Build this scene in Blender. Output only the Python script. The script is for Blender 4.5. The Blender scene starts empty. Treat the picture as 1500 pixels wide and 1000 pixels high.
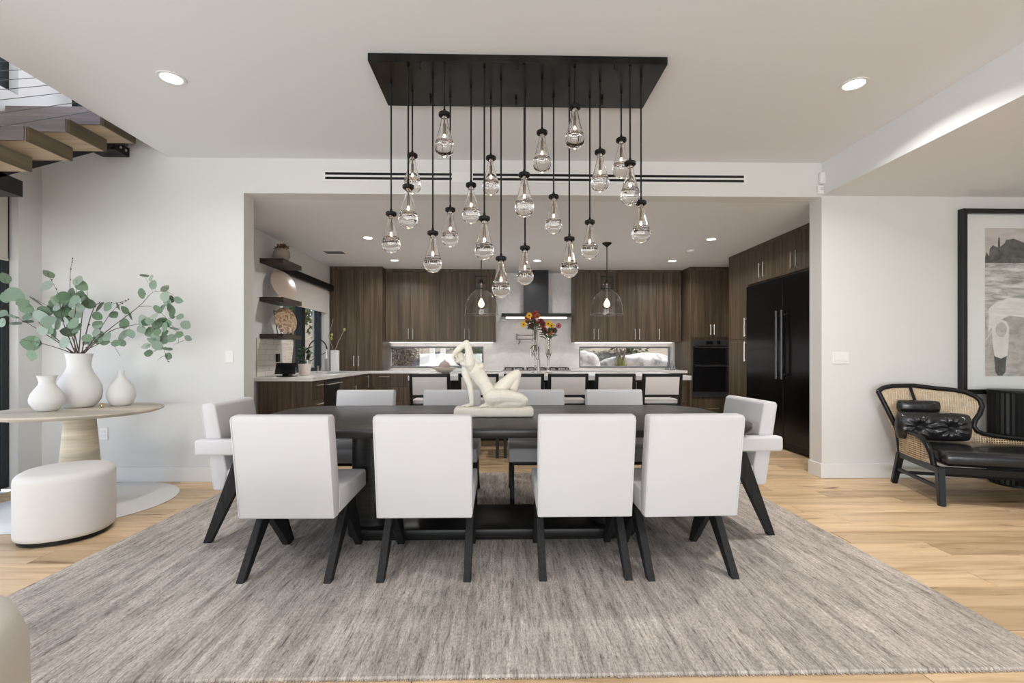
import bpy, bmesh, math, random
from mathutils import Vector, Matrix, noise
random.seed(7)
R = math.radians
S = bpy.context.scene
COL = S.collection

# ------------------------------------------------------------------ camera, light, exposure
F, YAW, HC, V0 = 690.0, R(1.246), 1.19, 520.0
cd = bpy.data.cameras.new('camera'); cam = bpy.data.objects.new('camera', cd); COL.objects.link(cam)
cam.location = (0, 0, HC); cam.rotation_euler = (R(90), 0, -YAW)
cd.sensor_width = 36; cd.lens = F * 36 / 1500; cd.shift_y = (V0 - 500) / 1500; cd.clip_start = .05
S.camera = cam
vs = S.view_settings
vs.view_transform = 'Standard'; vs.look = 'None'; vs.gamma = 1; vs.exposure = 0.0
try: vs.use_curve_mapping = False
except Exception: pass

w = bpy.data.worlds.new('world'); S.world = w; w.use_nodes = True
wn = w.node_tree.nodes; wl = w.node_tree.links
sky = wn.new('ShaderNodeTexSky'); sky.sky_type = 'NISHITA'; sky.sun_disc = False
sky.sun_elevation = R(55); sky.sun_rotation = R(40)
wn['Background'].inputs[1].default_value = 0.28
wl.new(sky.outputs[0], wn['Background'].inputs[0])

def light(name, kind, loc, rot, energy, col=(1, 1, 1), **kw):
    l = bpy.data.lights.new(name, kind); o = bpy.data.objects.new(name, l); COL.objects.link(o)
    o.location = loc; o.rotation_euler = rot; l.energy = energy; l.color = col
    for k, v in kw.items(): setattr(l, k, v)
    return o
light('sun', 'SUN', (5, 12, 12), (R(-32), R(28), 0), 8, (1, .95, .87), angle=R(.6))
# added ceiling fill behind the camera, then daylight at sliding door and stairwell
light('added_ceiling_fill', 'AREA', (-.3, -4.05, .62), (R(-90 - 50), 0, R(180)), 600, (.985, .985, .98), shape='RECTANGLE', size=7.4, size_y=2.0)
light('door_daylight', 'AREA', (-4.52, 1.4, 1.25), (0, R(-90 - 25), 0), 60, (.95, .975, 1), shape='RECTANGLE', size=2.3, size_y=5.2)
light('stairwell_daylight', 'AREA', (-4.45, 2.4, 4.6), (0, R(-90), 0), 45, (.8, .85, 1), shape='RECTANGLE', size=1.3, size_y=3.2)

# ------------------------------------------------------------------ pixel helpers
sn, cs = math.sin(YAW), math.cos(YAW)
def ray(u, v):
    a = (u - 750) / F
    return Vector((cs * a + sn, -sn * a + cs, (V0 - v) / F))
CAM = Vector((0, 0, HC))
def onZ(u, v, z): r = ray(u, v); return CAM + r * ((z - HC) / r.z)
def onY(u, v, y): r = ray(u, v); return CAM + r * (y / r.y)
def onX(u, v, x): r = ray(u, v); return CAM + r * (x / r.x)

# ------------------------------------------------------------------ materials
MATS = {}
def P(name, col, rough=.5, metal=0, spec=.5, emit=None, es=0, trans=0, ior=1.45, coat=0, sheen=0):
    if name in MATS: return MATS[name]
    m = bpy.data.materials.new(name); m.use_nodes = True; MATS[name] = m
    b = m.node_tree.nodes['Principled BSDF']; i = b.inputs
    i['Base Color'].default_value = (*col, 1); i['Roughness'].default_value = rough; i['Metallic'].default_value = metal
    i['Specular IOR Level'].default_value = spec; i['IOR'].default_value = ior; i['Transmission Weight'].default_value = trans
    i['Coat Weight'].default_value = coat; i['Sheen Weight'].default_value = sheen
    if emit: i['Emission Color'].default_value = (*emit, 1); i['Emission Strength'].default_value = es
    return m
def nd(m, t, **kw):
    n = m.node_tree.nodes.new(t)
    for k, v in kw.items(): setattr(n, k, v)
    return n
def lk(m, a, b): m.node_tree.links.new(a, b)
def ramp(m, src, stops):
    r = nd(m, 'ShaderNodeValToRGB'); e = r.color_ramp.elements
    while len(e) < len(stops): e.new(.5)
    for k, (p, c) in enumerate(stops): e[k].position = p; e[k].color = (*c, 1)
    lk(m, src, r.inputs[0]); return r
def noisetex(m, scale_vec, scale=1, detail=4, rough=.55, dist=0, rnd=0):
    tc = nd(m, 'ShaderNodeTexCoord'); mp = nd(m, 'ShaderNodeMapping')
    mp.inputs['Scale'].default_value = scale_vec
    lk(m, tc.outputs['Object'], mp.inputs['Vector'])
    if rnd:
        oi = nd(m, 'ShaderNodeObjectInfo'); mu = nd(m, 'ShaderNodeMath', operation='MULTIPLY'); mu.inputs[1].default_value = rnd
        lk(m, oi.outputs['Random'], mu.inputs[0])
        cb = nd(m, 'ShaderNodeCombineXYZ')
        for q in range(3): lk(m, mu.outputs[0], cb.inputs[q])
        lk(m, cb.outputs[0], mp.inputs['Location'])
    n = nd(m, 'ShaderNodeTexNoise'); lk(m, mp.outputs[0], n.inputs['Vector'])
    n.inputs['Scale'].default_value = scale; n.inputs['Detail'].default_value = detail; n.inputs['Roughness'].default_value = rough; n.inputs['Distortion'].default_value = dist
    return n
def bump(m, src, strength, dist=.01):
    b = nd(m, 'ShaderNodeBump'); b.inputs['Strength'].default_value = strength; b.inputs['Distance'].default_value = dist
    lk(m, src, b.inputs['Height']); lk(m, b.outputs[0], m.node_tree.nodes['Principled BSDF'].inputs['Normal'])
def bc(m): return m.node_tree.nodes['Principled BSDF'].inputs['Base Color']
def mix(m, a, b, fac, mode='MULTIPLY'):
    x = nd(m, 'ShaderNodeMix', data_type='RGBA', blend_type=mode)
    if isinstance(fac, float): x.inputs['Factor'].default_value = fac
    else: lk(m, fac, x.inputs['Factor'])
    lk(m, a, x.inputs['A']); lk(m, b, x.inputs['B']); return x.outputs['Result']

wallM = P('wall_paint', (.71, .70, .685), .75, spec=.25); n = noisetex(wallM, (1, 1, 1), 90, 3); bump(wallM, n.outputs[0], .04, .002)
ceilM = P('ceiling_paint', (.77, .77, .775), .8, spec=.2); n = noisetex(ceilM, (1, 1, 1), 70, 3); bump(ceilM, n.outputs[0], .05, .002)
trimM = P('trim_paint', (.76, .75, .735), .5)
blackM = P('black_lacquered_wood', (.011, .0105, .010), .34, spec=.35); n = noisetex(blackM, (4, 4, 60), 1.2, 3); r_ = ramp(blackM, n.outputs[0], [(.3, (.007, .007, .0065)), (.75, (.021, .0195, .018))]); lk(blackM, r_.outputs[0], bc(blackM))
legM = P('black_stained_leg', (.02, .02, .02), .5, spec=.28); n = noisetex(legM, (60, 60, 4), 1.5, 3); r_ = ramp(legM, n.outputs[0], [(.3, (.008, .008, .0085)), (.75, (.026, .0255, .025))]); lk(legM, r_.outputs[0], bc(legM))
tableM = P('dark_table_wood', (.03, .028, .026), .33, spec=.4); n = noisetex(tableM, (1.2, 22, 10), 2.2, 5, dist=.6); r_ = ramp(tableM, n.outputs[0], [(.3, (.016, .0145, .0135)), (.75, (.05, .045, .041))]); lk(tableM, r_.outputs[0], bc(tableM)); r2 = ramp(tableM, n.outputs[0], [(.3, (.27,) * 3), (.8, (.42,) * 3)]); lk(tableM, r2.outputs[0], tableM.node_tree.nodes['Principled BSDF'].inputs['Roughness'])
fabM = P('white_fabric', (.61, .588, .59), .85, spec=.2, sheen=.15); n = noisetex(fabM, (1, 1, 1), 420, 2); bump(fabM, n.outputs[0], .12, .0015)
beigeM = P('beige_boucle', (.50, .46, .40), .9, spec=.15, sheen=.2); n = noisetex(beigeM, (1, 1, 1), 260, 3); bump(beigeM, n.outputs[0], .3, .003)
metalK = P('black_metal', (.010, .010, .010), .42, metal=.2, spec=.35)
bronzeM = P('dark_bronze_plate', (.02, .021, .02), .26, metal=.75); n = noisetex(bronzeM, (1, 1, 1), 5, 6, .6); r_ = ramp(bronzeM, n.outputs[0], [(.3, (.012, .013, .012)), (.75, (.045, .045, .042))]); lk(bronzeM, r_.outputs[0], bc(bronzeM))
brassM = P('aged_nickel', (.30, .25, .20), .32, metal=1)
chromeM = P('brushed_nickel', (.72, .70, .67), .28, metal=1)
steelD = P('dark_stainless', (.13, .13, .135), .33, metal=.85)
ovenK = P('black_oven_glass', (.008, .008, .009), .06, spec=.6)
fridgeM = P('black_stainless', (.03, .031, .035), .2, metal=.9)
glassM = P('clear_glass', (1, .985, .975), 0, trans=1, ior=1.47)
bulbM = P('glowing_bulb', (1, .8, .6), .3, emit=(1, .62, .36), es=22)
bulb2M = P('glowing_dome_bulb', (1, .8, .6), .3, emit=(1, .66, .4), es=7)
canM = P('can_lens', (1, 1, 1), .4, emit=(1, .95, .88), es=9)
ledM = P('led_strip', (1, 1, 1), .4, emit=(1, .93, .86), es=5)
quartzM = P('white_quartz', (.78, .765, .75), .18, spec=.5); n = noisetex(quartzM, (1, 1, 1), 2.2, 6, .65, 1.5); r_ = ramp(quartzM, n.outputs[0], [(.42, (.80, .785, .77)), (.5, (.74, .725, .71)), (.58, (.80, .785, .77))]); lk(quartzM, r_.outputs[0], bc(quartzM))
stoneM = P('backsplash_stone', (.76, .725, .71), .3); n = noisetex(stoneM, (1, 1, 1), 1.5, 7, .7, 2); r_ = ramp(stoneM, n.outputs[0], [(.44, (.77, .735, .72)), (.5, (.70, .665, .65)), (.56, (.77, .735, .72))]); lk(stoneM, r_.outputs[0], bc(stoneM))
tileM = P('glazed_tile', (.68, .64, .58), .12); n = noisetex(tileM, (1, 1, 1), 14, 3); bump(tileM, n.outputs[0], .35, .01)
ceramM = P('matte_white_ceramic', (.72, .705, .69), .7, spec=.25)
creamM = P('cream_plaster', (.79, .74, .63), .55, spec=.3); n = noisetex(creamM, (1, 1, 1), 18, 4); r_ = ramp(creamM, n.outputs[0], [(.3, (.80, .745, .645)), (.8, (.74, .68, .575))]); lk(creamM, r_.outputs[0], bc(creamM))
leathM = P('black_leather', (.012, .012, .013), .25, spec=.6, coat=.2); n = noisetex(leathM, (1, 1, 1), 16, 4); bump(leathM, n.outputs[0], .25, .01)
plateM = P('white_plastic', (.80, .79, .78), .4)
frameDk = P('dark_window_frame', (.014, .018, .022), .45)
frameGr = P('grey_window_frame', (.20, .21, .23), .45)
shadeM = P('roller_shade_cloth', (.58, .55, .51), .9, spec=.1)
matM = P('white_mat_weave', (.78, .765, .745), .9, spec=.15)

def woodmat(name, lo, mid, hi, vec, sc=1.0, rough=.5, rnd=17.0):
    m = P(name, mid, rough, spec=.35)
    n = noisetex(m, vec, sc, 6, .62, .25, rnd=rnd)
    r = ramp(m, n.outputs[0], [(.26, lo), (.5, mid), (.76, hi)])
    n2 = noisetex(m, tuple(k * .22 for k in vec), sc, 2, .5, 0, rnd=rnd * 1.7)
    r2 = ramp(m, n2.outputs[0], [(.3, (.72, .72, .72)), (.7, (1.12, 1.1, 1.08))])
    lk(m, mix(m, r.outputs[0], r2.outputs[0], 1.0), bc(m)); bump(m, n.outputs[0], .06, .003)
    return m
cabM = woodmat('walnut_veneer_vertical', (.034, .023, .014), (.088, .064, .042), (.16, .121, .083), (26, 26, .9), 1.0, .42)
treadU = woodmat('oak_tread', (.40, .30, .19), (.50, .38, .25), (.58, .46, .32), (1.5, 20, 20), 1.2, .5)
treadE = woodmat('oak_tread_edge', (.06, .045, .022), (.095, .072, .038), (.13, .10, .055), (20, 2, 20), 1.2, .55)
treadN = woodmat('stained_skylit_nosing', (.13, .105, .10), (.19, .16, .155), (.26, .225, .22), (1.5, 20, 20), 1.2, .35)  # dark stain, greyed and lightened to carry bluish sky light in its colour
tabletopM = woodmat('pale_travertine_oak', (.56, .49, .40), (.64, .575, .48), (.70, .64, .56), (2, 14, 14), 1.1, .5)
pedM = woodmat('pale_ribbed_wood', (.47, .40, .29), (.58, .51, .39), (.66, .60, .50), (3, 3, 34), 1.2, .6)
shelfM = woodmat('dark_shelf_wood', (.028, .021, .015), (.052, .040, .030), (.085, .068, .052), (12, 2, 20), 1.2, .5)

floorM = P('oak_plank', (.55, .38, .22), .38, spec=.4)
n = noisetex(floorM, (1.0, 9, 9), 1.6, 6, .6, .35, rnd=31.0)
r1 = ramp(floorM, n.outputs[0], [(.25, (.43, .28, .145)), (.5, (.68, .495, .30)), (.75, (.80, .61, .40))])
n2 = noisetex(floorM, (2.2, 11, 5), 1.0, 3, .5, .6, rnd=57.0)
kn = ramp(floorM, n2.outputs[0], [(.0, (.2, .13, .07)), (.27, (.42, .32, .22)), (.345, (1, 1, 1))])
oi = nd(floorM, 'ShaderNodeObjectInfo'); vr = ramp(floorM, oi.outputs['Random'], [(0, (.72, .69, .65)), (.5, (1, .98, .96)), (1, (1.12, 1.1, 1.08))])
lk(floorM, mix(floorM, mix(floorM, r1.outputs[0], kn.outputs[0], 1.0), vr.outputs[0], 1.0), bc(floorM)); bump(floorM, n.outputs[0], .05, .003)

rugM = P('woven_rug', (.3, .28, .26), .95, spec=.08)
n = noisetex(rugM, (62, 6.5, 1), 1.3, 6, .7, .2); n2 = noisetex(rugM, (17, 1.3, 1), 1.0, 5, .65); n3 = noisetex(rugM, (170, 60, 1), 1.0, 3, .6); n4 = noisetex(rugM, (1.4, 1.1, 1), 1.0, 4, .6)
r1 = ramp(rugM, n.outputs[0], [(.30, (.175, .147, .128)), (.46, (.50, .452, .412)), (.72, (.69, .635, .585))])
r2 = ramp(rugM, n2.outputs[0], [(.3, (.58, .57, .56)), (.62, (1.1, 1.09, 1.08))]); r3 = ramp(rugM, n3.outputs[0], [(.32, (.55, .54, .53)), (.58, (1.12, 1.12, 1.12))]); r4 = ramp(rugM, n4.outputs[0], [(.3, (.82, .81, .80)), (.7, (1.16, 1.15, 1.14))])
lk(rugM, mix(rugM, mix(rugM, mix(rugM, r1.outputs[0], r2.outputs[0], 1.0), r3.outputs[0], .75), r4.outputs[0], 1.0), bc(rugM)); bump(rugM, n3.outputs[0], .5, .006)

def pane_mat():
    m = bpy.data.materials.new('window_glass'); m.use_nodes = True; t = m.node_tree; t.nodes.clear()
    o = t.nodes.new('ShaderNodeOutputMaterial'); mx = t.nodes.new('ShaderNodeMixShader'); tr = t.nodes.new('ShaderNodeBsdfTransparent'); g = t.nodes.new('ShaderNodeBsdfGlossy'); f = t.nodes.new('ShaderNodeFresnel')
    g.inputs['Roughness'].default_value = .0
    ge = t.nodes.new('ShaderNodeNewGeometry'); mr = t.nodes.new('ShaderNodeMapRange'); mr.inputs['To Min'].default_value = 1.45; mr.inputs['To Max'].default_value = 1 / 1.45
    t.links.new(ge.outputs['Backfacing'], mr.inputs['Value']); t.links.new(mr.outputs[0], f.inputs[0])
    tr.inputs[0].default_value = (.985, .99, .99, 1)
    t.links.new(f.outputs[0], mx.inputs[0]); t.links.new(tr.outputs[0], mx.inputs[1]); t.links.new(g.outputs[0], mx.inputs[2]); t.links.new(mx.outputs[0], o.inputs[0])
    return m
paneM = pane_mat()
def cane_mat():
    m = P('woven_cane', (.62, .45, .26), .55)
    tc = nd(m, 'ShaderNodeTexCoord'); outs = []
    for ax, scl in (('UV', 1),):
        sp = nd(m, 'ShaderNodeSeparateXYZ'); lk(m, tc.outputs['UV'], sp.inputs[0])
        for q in (0, 1):
            a = nd(m, 'ShaderNodeMath', operation='MULTIPLY'); a.inputs[1].default_value = 56 * math.pi; lk(m, sp.outputs[q], a.inputs[0])
            b = nd(m, 'ShaderNodeMath', operation='SINE'); lk(m, a.outputs[0], b.inputs[0])
            c = nd(m, 'ShaderNodeMath', operation='ABSOLUTE'); lk(m, b.outputs[0], c.inputs[0]); outs.append(c)
    mn = nd(m, 'ShaderNodeMath', operation='MINIMUM'); lk(m, outs[0].outputs[0], mn.inputs[0]); lk(m, outs[1].outputs[0], mn.inputs[1])
    gt = nd(m, 'ShaderNodeMath', operation='LESS_THAN'); gt.inputs[1].default_value = .6; lk(m, mn.outputs[0], gt.inputs[0])
    lk(m, gt.outputs[0], m.node_tree.nodes['Principled BSDF'].inputs['Alpha'])
    n = noisetex(m, (1, 1, 1), 25, 3); r = ramp(m, n.outputs[0], [(.3, (.50, .345, .18)), (.7, (.72, .55, .34))]); lk(m, r.outputs[0], bc(m))
    return m
caneM = cane_mat()
leafM = P('eucalyptus_leaf', (.2, .28, .2), .6, spec=.3)
oi = nd(leafM, 'ShaderNodeObjectInfo'); r_ = ramp(leafM, oi.outputs['Random'], [(0, (.105, .17, .10)), (.4, (.17, .25, .165)), (.75, (.24, .32, .25)), (1, (.34, .40, .35))]); lk(leafM, r_.outputs[0], bc(leafM))
stemM = P('brown_stem', (.10, .065, .05), .7)

# ------------------------------------------------------------------ mesh helpers
def box(bm, x0, x1, y0, y1, z0, z1, bev=0, seg=1):
    t = bmesh.new(); bmesh.ops.create_cube(t, size=1)
    for v in t.verts: v.co = Vector(((x0 + x1) / 2 + v.co.x * (x1 - x0), (y0 + y1) / 2 + v.co.y * (y1 - y0), (z0 + z1) / 2 + v.co.z * (z1 - z0)))
    if bev: bmesh.ops.bevel(t, geom=t.edges[:], offset=bev, segments=seg, profile=.5, affect='EDGES')
    join(bm, t); return bm
def join(bm, t, mat=None):
    mp = {v: bm.verts.new((mat @ v.co) if mat else v.co) for v in t.verts}
    for f in t.faces:
        try: bm.faces.new([mp[v] for v in f.verts])
        except ValueError: pass
    t.free()
def frame(d):
    d = d.normalized(); a = Vector((0, 0, 1)) if abs(d.z) < .9 else Vector((1, 0, 0))
    x = d.cross(a).normalized(); return x, d.cross(x).normalized()
def tube(bm, pts, r, n=8, cap=True):
    pts = [Vector(p) for p in pts]; m = len(pts); rs = r if isinstance(r, (list, tuple)) else [r] * m
    rings = []; x = None
    for i, p in enumerate(pts):
        d = (pts[min(i + 1, m - 1)] - pts[max(i - 1, 0)]).normalized()
        if x is None: x, y = frame(d)
        else:
            x = (x - d * x.dot(d)).normalized(); y = d.cross(x)
        rings.append([bm.verts.new(p + (x * math.cos(2 * math.pi * k / n) + y * math.sin(2 * math.pi * k / n)) * rs[i]) for k in range(n)])
    for a, b in zip(rings, rings[1:]):
        for k in range(n): bm.faces.new((a[k], a[(k + 1) % n], b[(k + 1) % n], b[k]))
    if cap:
        bm.faces.new(rings[0][::-1]); bm.faces.new(rings[-1])
    return bm
def lathe(bm, prof, n=32, c=(0, 0, 0), close=False):
    c = Vector(c); rings = []
    for r, z in prof:
        if r < 1e-6: rings.append([bm.verts.new(c + Vector((0, 0, z)))])
        else: rings.append([bm.verts.new(c + Vector((r * math.cos(2 * math.pi * k / n), r * math.sin(2 * math.pi * k / n), z))) for k in range(n)])
    for a, b in zip(rings, rings[1:]):
        for k in range(n):
            k2 = (k + 1) % n
            if len(a) == 1 and len(b) == 1: continue
            if len(a) == 1: bm.faces.new((a[0], b[k2], b[k]))
            elif len(b) == 1: bm.faces.new((a[k], a[k2], b[0]))
            else: bm.faces.new((a[k], a[k2], b[k2], b[k]))
    return bm
def prism(bm, poly, axis, a0, a1, bev=0, seg=2):
    t = bmesh.new()
    def mk(p, a): return Vector((a, p[0], p[1])) if axis == 'x' else Vector((p[0], a, p[1])) if axis == 'y' else Vector((p[0], p[1], a))
    A = [t.verts.new(mk(p, a0)) for p in poly]; B = [t.verts.new(mk(p, a1)) for p in poly]; n = len(poly)
    t.faces.new(A[::-1]); t.faces.new(B)
    for k in range(n): t.faces.new((A[k], A[(k + 1) % n], B[(k + 1) % n], B[k]))
    bmesh.ops.recalc_face_normals(t, faces=t.faces[:])
    if bev: bmesh.ops.bevel(t, geom=t.edges[:], offset=bev, segments=seg, profile=.5, affect='EDGES')
    join(bm, t); return bm
def sphere(bm, c, r, u=16, v=10, mat=None):
    t = bmesh.new(); bmesh.ops.create_uvsphere(t, u_segments=u, v_segments=v, radius=1)
    rr = Vector(r) if isinstance(r, (tuple, list)) else Vector((r, r, r))
    M = Matrix.Translation(Vector(c)) @ (mat.to_4x4() if mat else Matrix.Identity(4)) @ Matrix.Diagonal((*rr, 1))
    join(bm, t, M); return bm
def roundrect(x0, x1, y0, y1, r, n=8):
    out = []
    for cx, cy, a0 in ((x1 - r, y1 - r, 0), (x0 + r, y1 - r, 90), (x0 + r, y0 + r, 180), (x1 - r, y0 + r, 270)):
        for k in range(n + 1):
            a = R(a0 + 90 * k / n); out.append((cx + r * math.cos(a), cy + r * math.sin(a)))
    return out

ORG = {}
def obj(name, bm, mat, parent=None, smooth=False, recalc=True, angle=40):
    if recalc: bmesh.ops.recalc_face_normals(bm, faces=bm.faces[:])
    if parent is not None: off = ORG.get(parent.name, Vector())
    else:
        xs = [v.co for v in bm.verts]; lo = Vector([min(c[k] for c in xs) for k in range(3)]); hi = Vector([max(c[k] for c in xs) for k in range(3)])
        off = Vector(((lo.x + hi.x) / 2, (lo.y + hi.y) / 2, lo.z))
    bmesh.ops.translate(bm, verts=bm.verts[:], vec=-off)
    me = bpy.data.meshes.new(name); bm.to_mesh(me); bm.free()
    me.materials.append(mat)
    if smooth:
        for p in me.polygons: p.use_smooth = True
        if angle < 180:
            try: me.set_sharp_from_angle(angle=R(angle))
            except Exception: pass
    o = bpy.data.objects.new(name, me); COL.objects.link(o)
    ORG[o.name] = off
    if parent is None: o.location = off
    else: o.parent = parent
    return o
def tag(o, label, cat, group=None, kind=None):
    if label: o['label'] = label
    if cat: o['category'] = cat
    if group: o['group'] = group
    if kind: o['kind'] = kind
    return o
def thing(name, label, cat, loc=(0, 0, 0), group=None):
    o = bpy.data.objects.new(name, None); COL.objects.link(o); o.location = loc; o.empty_display_size = .1
    ORG[o.name] = Vector(loc); return tag(o, label, cat, group)
def struct(name, bm, mat, parent=None, **kw):
    o = obj(name, bm, mat, parent, **kw)
    if parent is None: o['kind'] = 'structure'
    return o
def B(): return bmesh.new()
def bx(*a, **k): return box(B(), *a, **k)
def dup(root, loc=None, rz=None, label=None):
    r = root.copy(); COL.objects.link(r)
    if loc is not None: r.location = loc
    if rz is not None: r.rotation_euler = (0, 0, rz)
    if label: r['label'] = label
    def rec(a, b):
        for ch in list(a.children):
            c = ch.copy(); COL.objects.link(c); c.parent = b; rec(ch, c)
    rec(root, r); return r

# ------------------------------------------------------------------ room shell
XL, XR, YW, YT = -4.30, 3.10, 4.50, 4.68       # left wall, end of the opening, partition plane, its back
KL, KR, KB, KZ, CZ = -2.97, 4.25, 8.80, 2.72, 3.05
fl = struct('floor', bx(XL, 6.6, -3, 8.8, -.14, -.022), P('subfloor', (.12, .085, .05), .9))
# oak planks laid along x
pl_meshes = {}
row = 0; y = -.1
PW = .19
while y < 8.8:
    x = XL + .004 - random.uniform(0, 1.6)
    while x < 6.55:
        L = random.choice((1.6, 1.9, 2.2)); a = max(x, XL + .002); b = min(x + L, 6.58)
        if b - a > .12 and not (y > YT and b < KL) and not (y > YT and a > KR):
            key = (round(b - a, 2))
            if key not in pl_meshes:
                t = bx(0, b - a - .0035, 0, PW - .0035, -.022, 0, bev=.0016)
                me = bpy.data.meshes.new('plank'); t.to_mesh(me); t.free(); me.materials.append(floorM); pl_meshes[key] = me
            o = bpy.data.objects.new('plank', pl_meshes[key]); COL.objects.link(o); o.parent = fl
            o.location = Vector((a, y, 0)) - ORG[fl.name]
        x += L
    y += PW; row += 1

b = B(); box(b, XL, XL + 1.17, -3, -.2, CZ, 3.42); box(b, XL + 1.17, XR, -3, YW, CZ, 3.42)
struct('ceiling', b, ceilM)
struct('ceiling_kitchen', bx(KL - .2, KR + .2, YT, KB + .15, KZ, KZ + .12), ceilM)
b = B(); box(b, XR, 6.6, -3, YW, 2.735, 3.42); struct('ceiling_lowered', b, ceilM)
# partition with the wide opening to the kitchen
b = B(); box(b, XL, -2.435, YW, YT, 0, KZ); box(b, XL, 6.6, YW, YT, KZ, 3.42); box(b, XR, 6.6, YW, YT, 0, KZ)
struct('wall_partition', b, wallM)
# left wall with sliding door opening and upper window
b = B()
box(b, XL - .2, XL, -3, -1.4, 0, 5.6); box(b, XL - .2, XL, 4.285, YT, 0, 5.6); box(b, XL - .2, XL, -1.4, 4.285, 2.66, 3.5)
box(b, XL - .2, XL, -1.4, .7, 3.5, 5.6); box(b, XL - .2, XL, .7, 4.285, 5.3, 5.6)
struct('wall_left', b, wallM)
b = B(); box(b, XL - .2, 6.6, -3.2, -3, 0, .1); box(b, XL - .2, -3.7, -3.2, -3, .1, 5.6); box(b, 4.9, 6.6, -3.2, -3, .1, 5.6); box(b, -3.7, 4.9, -3.2, -3, 2.85, 5.6)
struct('wall_rear', b, wallM)
struct('wall_right', bx(6.6, 6.8, -3.2, YT, 0, 3.42), wallM)
# stairwell above the ceiling
struct('ceiling_stairwell', bx(XL - .2, -2.9, -3, 7, 5.6, 5.7), ceilM)
b = B(); box(b, -3.13, -3.03, -3, 4.2, 3.42, 5.6); struct('wall_stairwell', b, wallM)
struct('wall_landing', bx(XL - .2, -2.9, 7, 7.2, 3.3, 5.6), wallM)
struct('wall_landing_side', bx(XL - .2, XL, YT, 7, 3.3, 5.6), wallM)
struct('floor_landing', bx(XL, KL - .2, YT, 7, 3.3, 3.42), treadU)
# kitchen walls
b = B(); box(b, KL - .2, KL, YT, 6.47, 0, KZ); box(b, KL - .2, KL, 7.96, KB, 0, KZ); box(b, KL - .2, KL, 6.47, 7.96, 0, .93); box(b, KL - .2, KL, 6.47, 7.96, 2.3, KZ)
struct('wall_kitchen_left', b, wallM)
W1, W2, WZ0, WZ1 = (-2.10, -.34), (1.45, 3.19), .948, 1.352
b = B(); box(b, KL - .2, KR + .2, KB, KB + .16, 0, WZ0); box(b, KL - .2, KR + .2, KB, KB + .16, WZ1, KZ)
box(b, KL - .2, W1[0], KB, KB + .16, WZ0, WZ1); box(b, W1[1], W2[0], KB, KB + .16, WZ0, WZ1); box(b, W2[1], KR + .2, KB, KB + .16, WZ0, WZ1)
struct('wall_kitchen_back', b, stoneM)
struct('wall_kitchen_right', bx(KR, KR + .2, YT, KB, 0, KZ), wallM)
# baseboards
b = B(); box(b, XL, -2.435, YW - .016, YW, 0, .14, .003); struct('baseboard_left', b, trimM)
b = B(); box(b, XR, 6.6, YW - .016, YW, 0, .14, .003); box(b, XR - .016, XR, YW - .016, YT, 0, .14, .003); struct('baseboard_right', b, trimM)
b = B(); box(b, XL, XL + .016, 4.285, YW - .016, 0, .14, .003); struct('baseboard_side', b, trimM)

# sliding glass door on the left wall
d = struct('door_1', bx(XL - .16, XL - .075, 4.215, 4.283, .02, 2.655, .004), frameDk)
obj('door_frame', bx(XL - .16, XL - .075, -1.4, 4.215, 2.58, 2.655, .004), frameDk, d)
obj('door_frame', bx(XL - .16, XL - .075, -1.4, 4.215, 0.0, .07, .004), frameDk, d)
for yy in (1.3, -1.4): obj('door_stile', bx(XL - .16, XL - .08, yy, yy + .09, .07, 2.58, .004), frameDk, d)
obj('sash_stile', bx(XL - .14, XL - .09, 4.14, 4.21, .07, 2.58, .004), P('blue_grey_sash', (.05, .075, .085), .4), d)
obj('glass_pane', bx(XL - .12, XL - .115, 1.39, 4.14, .07, 2.58), paneM, d)
obj('glass_pane', bx(XL - .12, XL - .115, -1.31, 1.3, .07, 2.58), paneM, d)
rs = thing('roller_shade', 'cream roller shade half lowered over the sliding glass door', 'shade', (XL - .03, 2.9, 2.03))
obj('shade_cloth', bx(XL - .05, XL - .045, 1.4, 4.24, 2.03, 2.655), shadeM, rs)
obj('hem_bar', tube(B(), [(XL - .048, 1.4, 2.03), (XL - .048, 4.24, 2.03)], .012), shadeM, rs, smooth=True)
# rear windows (behind the camera)
wd = struct('window_rear', bx(-3.7, 4.9, -3.16, -3.08, .1, .17), frameDk)
obj('window_head', bx(-3.7, 4.9, -3.16, -3.08, 2.78, 2.85), frameDk, wd)
for xx in (-3.7, -1.55, .6, 2.75, 4.83): obj('mullion', bx(xx, xx + .07, -3.16, -3.08, .17, 2.78), frameDk, wd)
for xx in (-3.7, -1.55, .6, 2.75): obj('glass_pane', bx(xx + .07, min(xx + 2.15, 4.83), -3.122, -3.118, .17, 2.78), paneM, wd)
# upper stair window
wd = struct('window_stair', bx(XL - .16, XL - .08, 4.19, 4.283, 3.5, 5.3), frameDk)
obj('window_sill', bx(XL - .16, XL - .08, .7, 4.19, 3.5, 3.55), frameDk, wd)
obj('glass_pane', bx(XL - .125, XL - .12, .7, 4.19, 3.55, 5.3), paneM, wd)

# kitchen slot windows
for i, (a, c) in enumerate((W1, W2)):
    wd = struct('window_%d' % (i + 1), bx(a, c, KB + .05, KB + .11, WZ0, WZ0 + .035, .003), frameGr)
    obj('window_frame', bx(a, c, KB + .05, KB + .11, WZ1 - .03, WZ1, .003), frameGr, wd)
    for xx in (a, c - .03): obj('window_frame', bx(xx, xx + .03, KB + .05, KB + .11, WZ0 + .035, WZ1 - .03, .003), frameGr, wd)
    obj('glass_pane', bx(a + .03, c - .03, KB + .076, KB + .082, WZ0 + .035, WZ1 - .03), paneM, wd)
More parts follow.
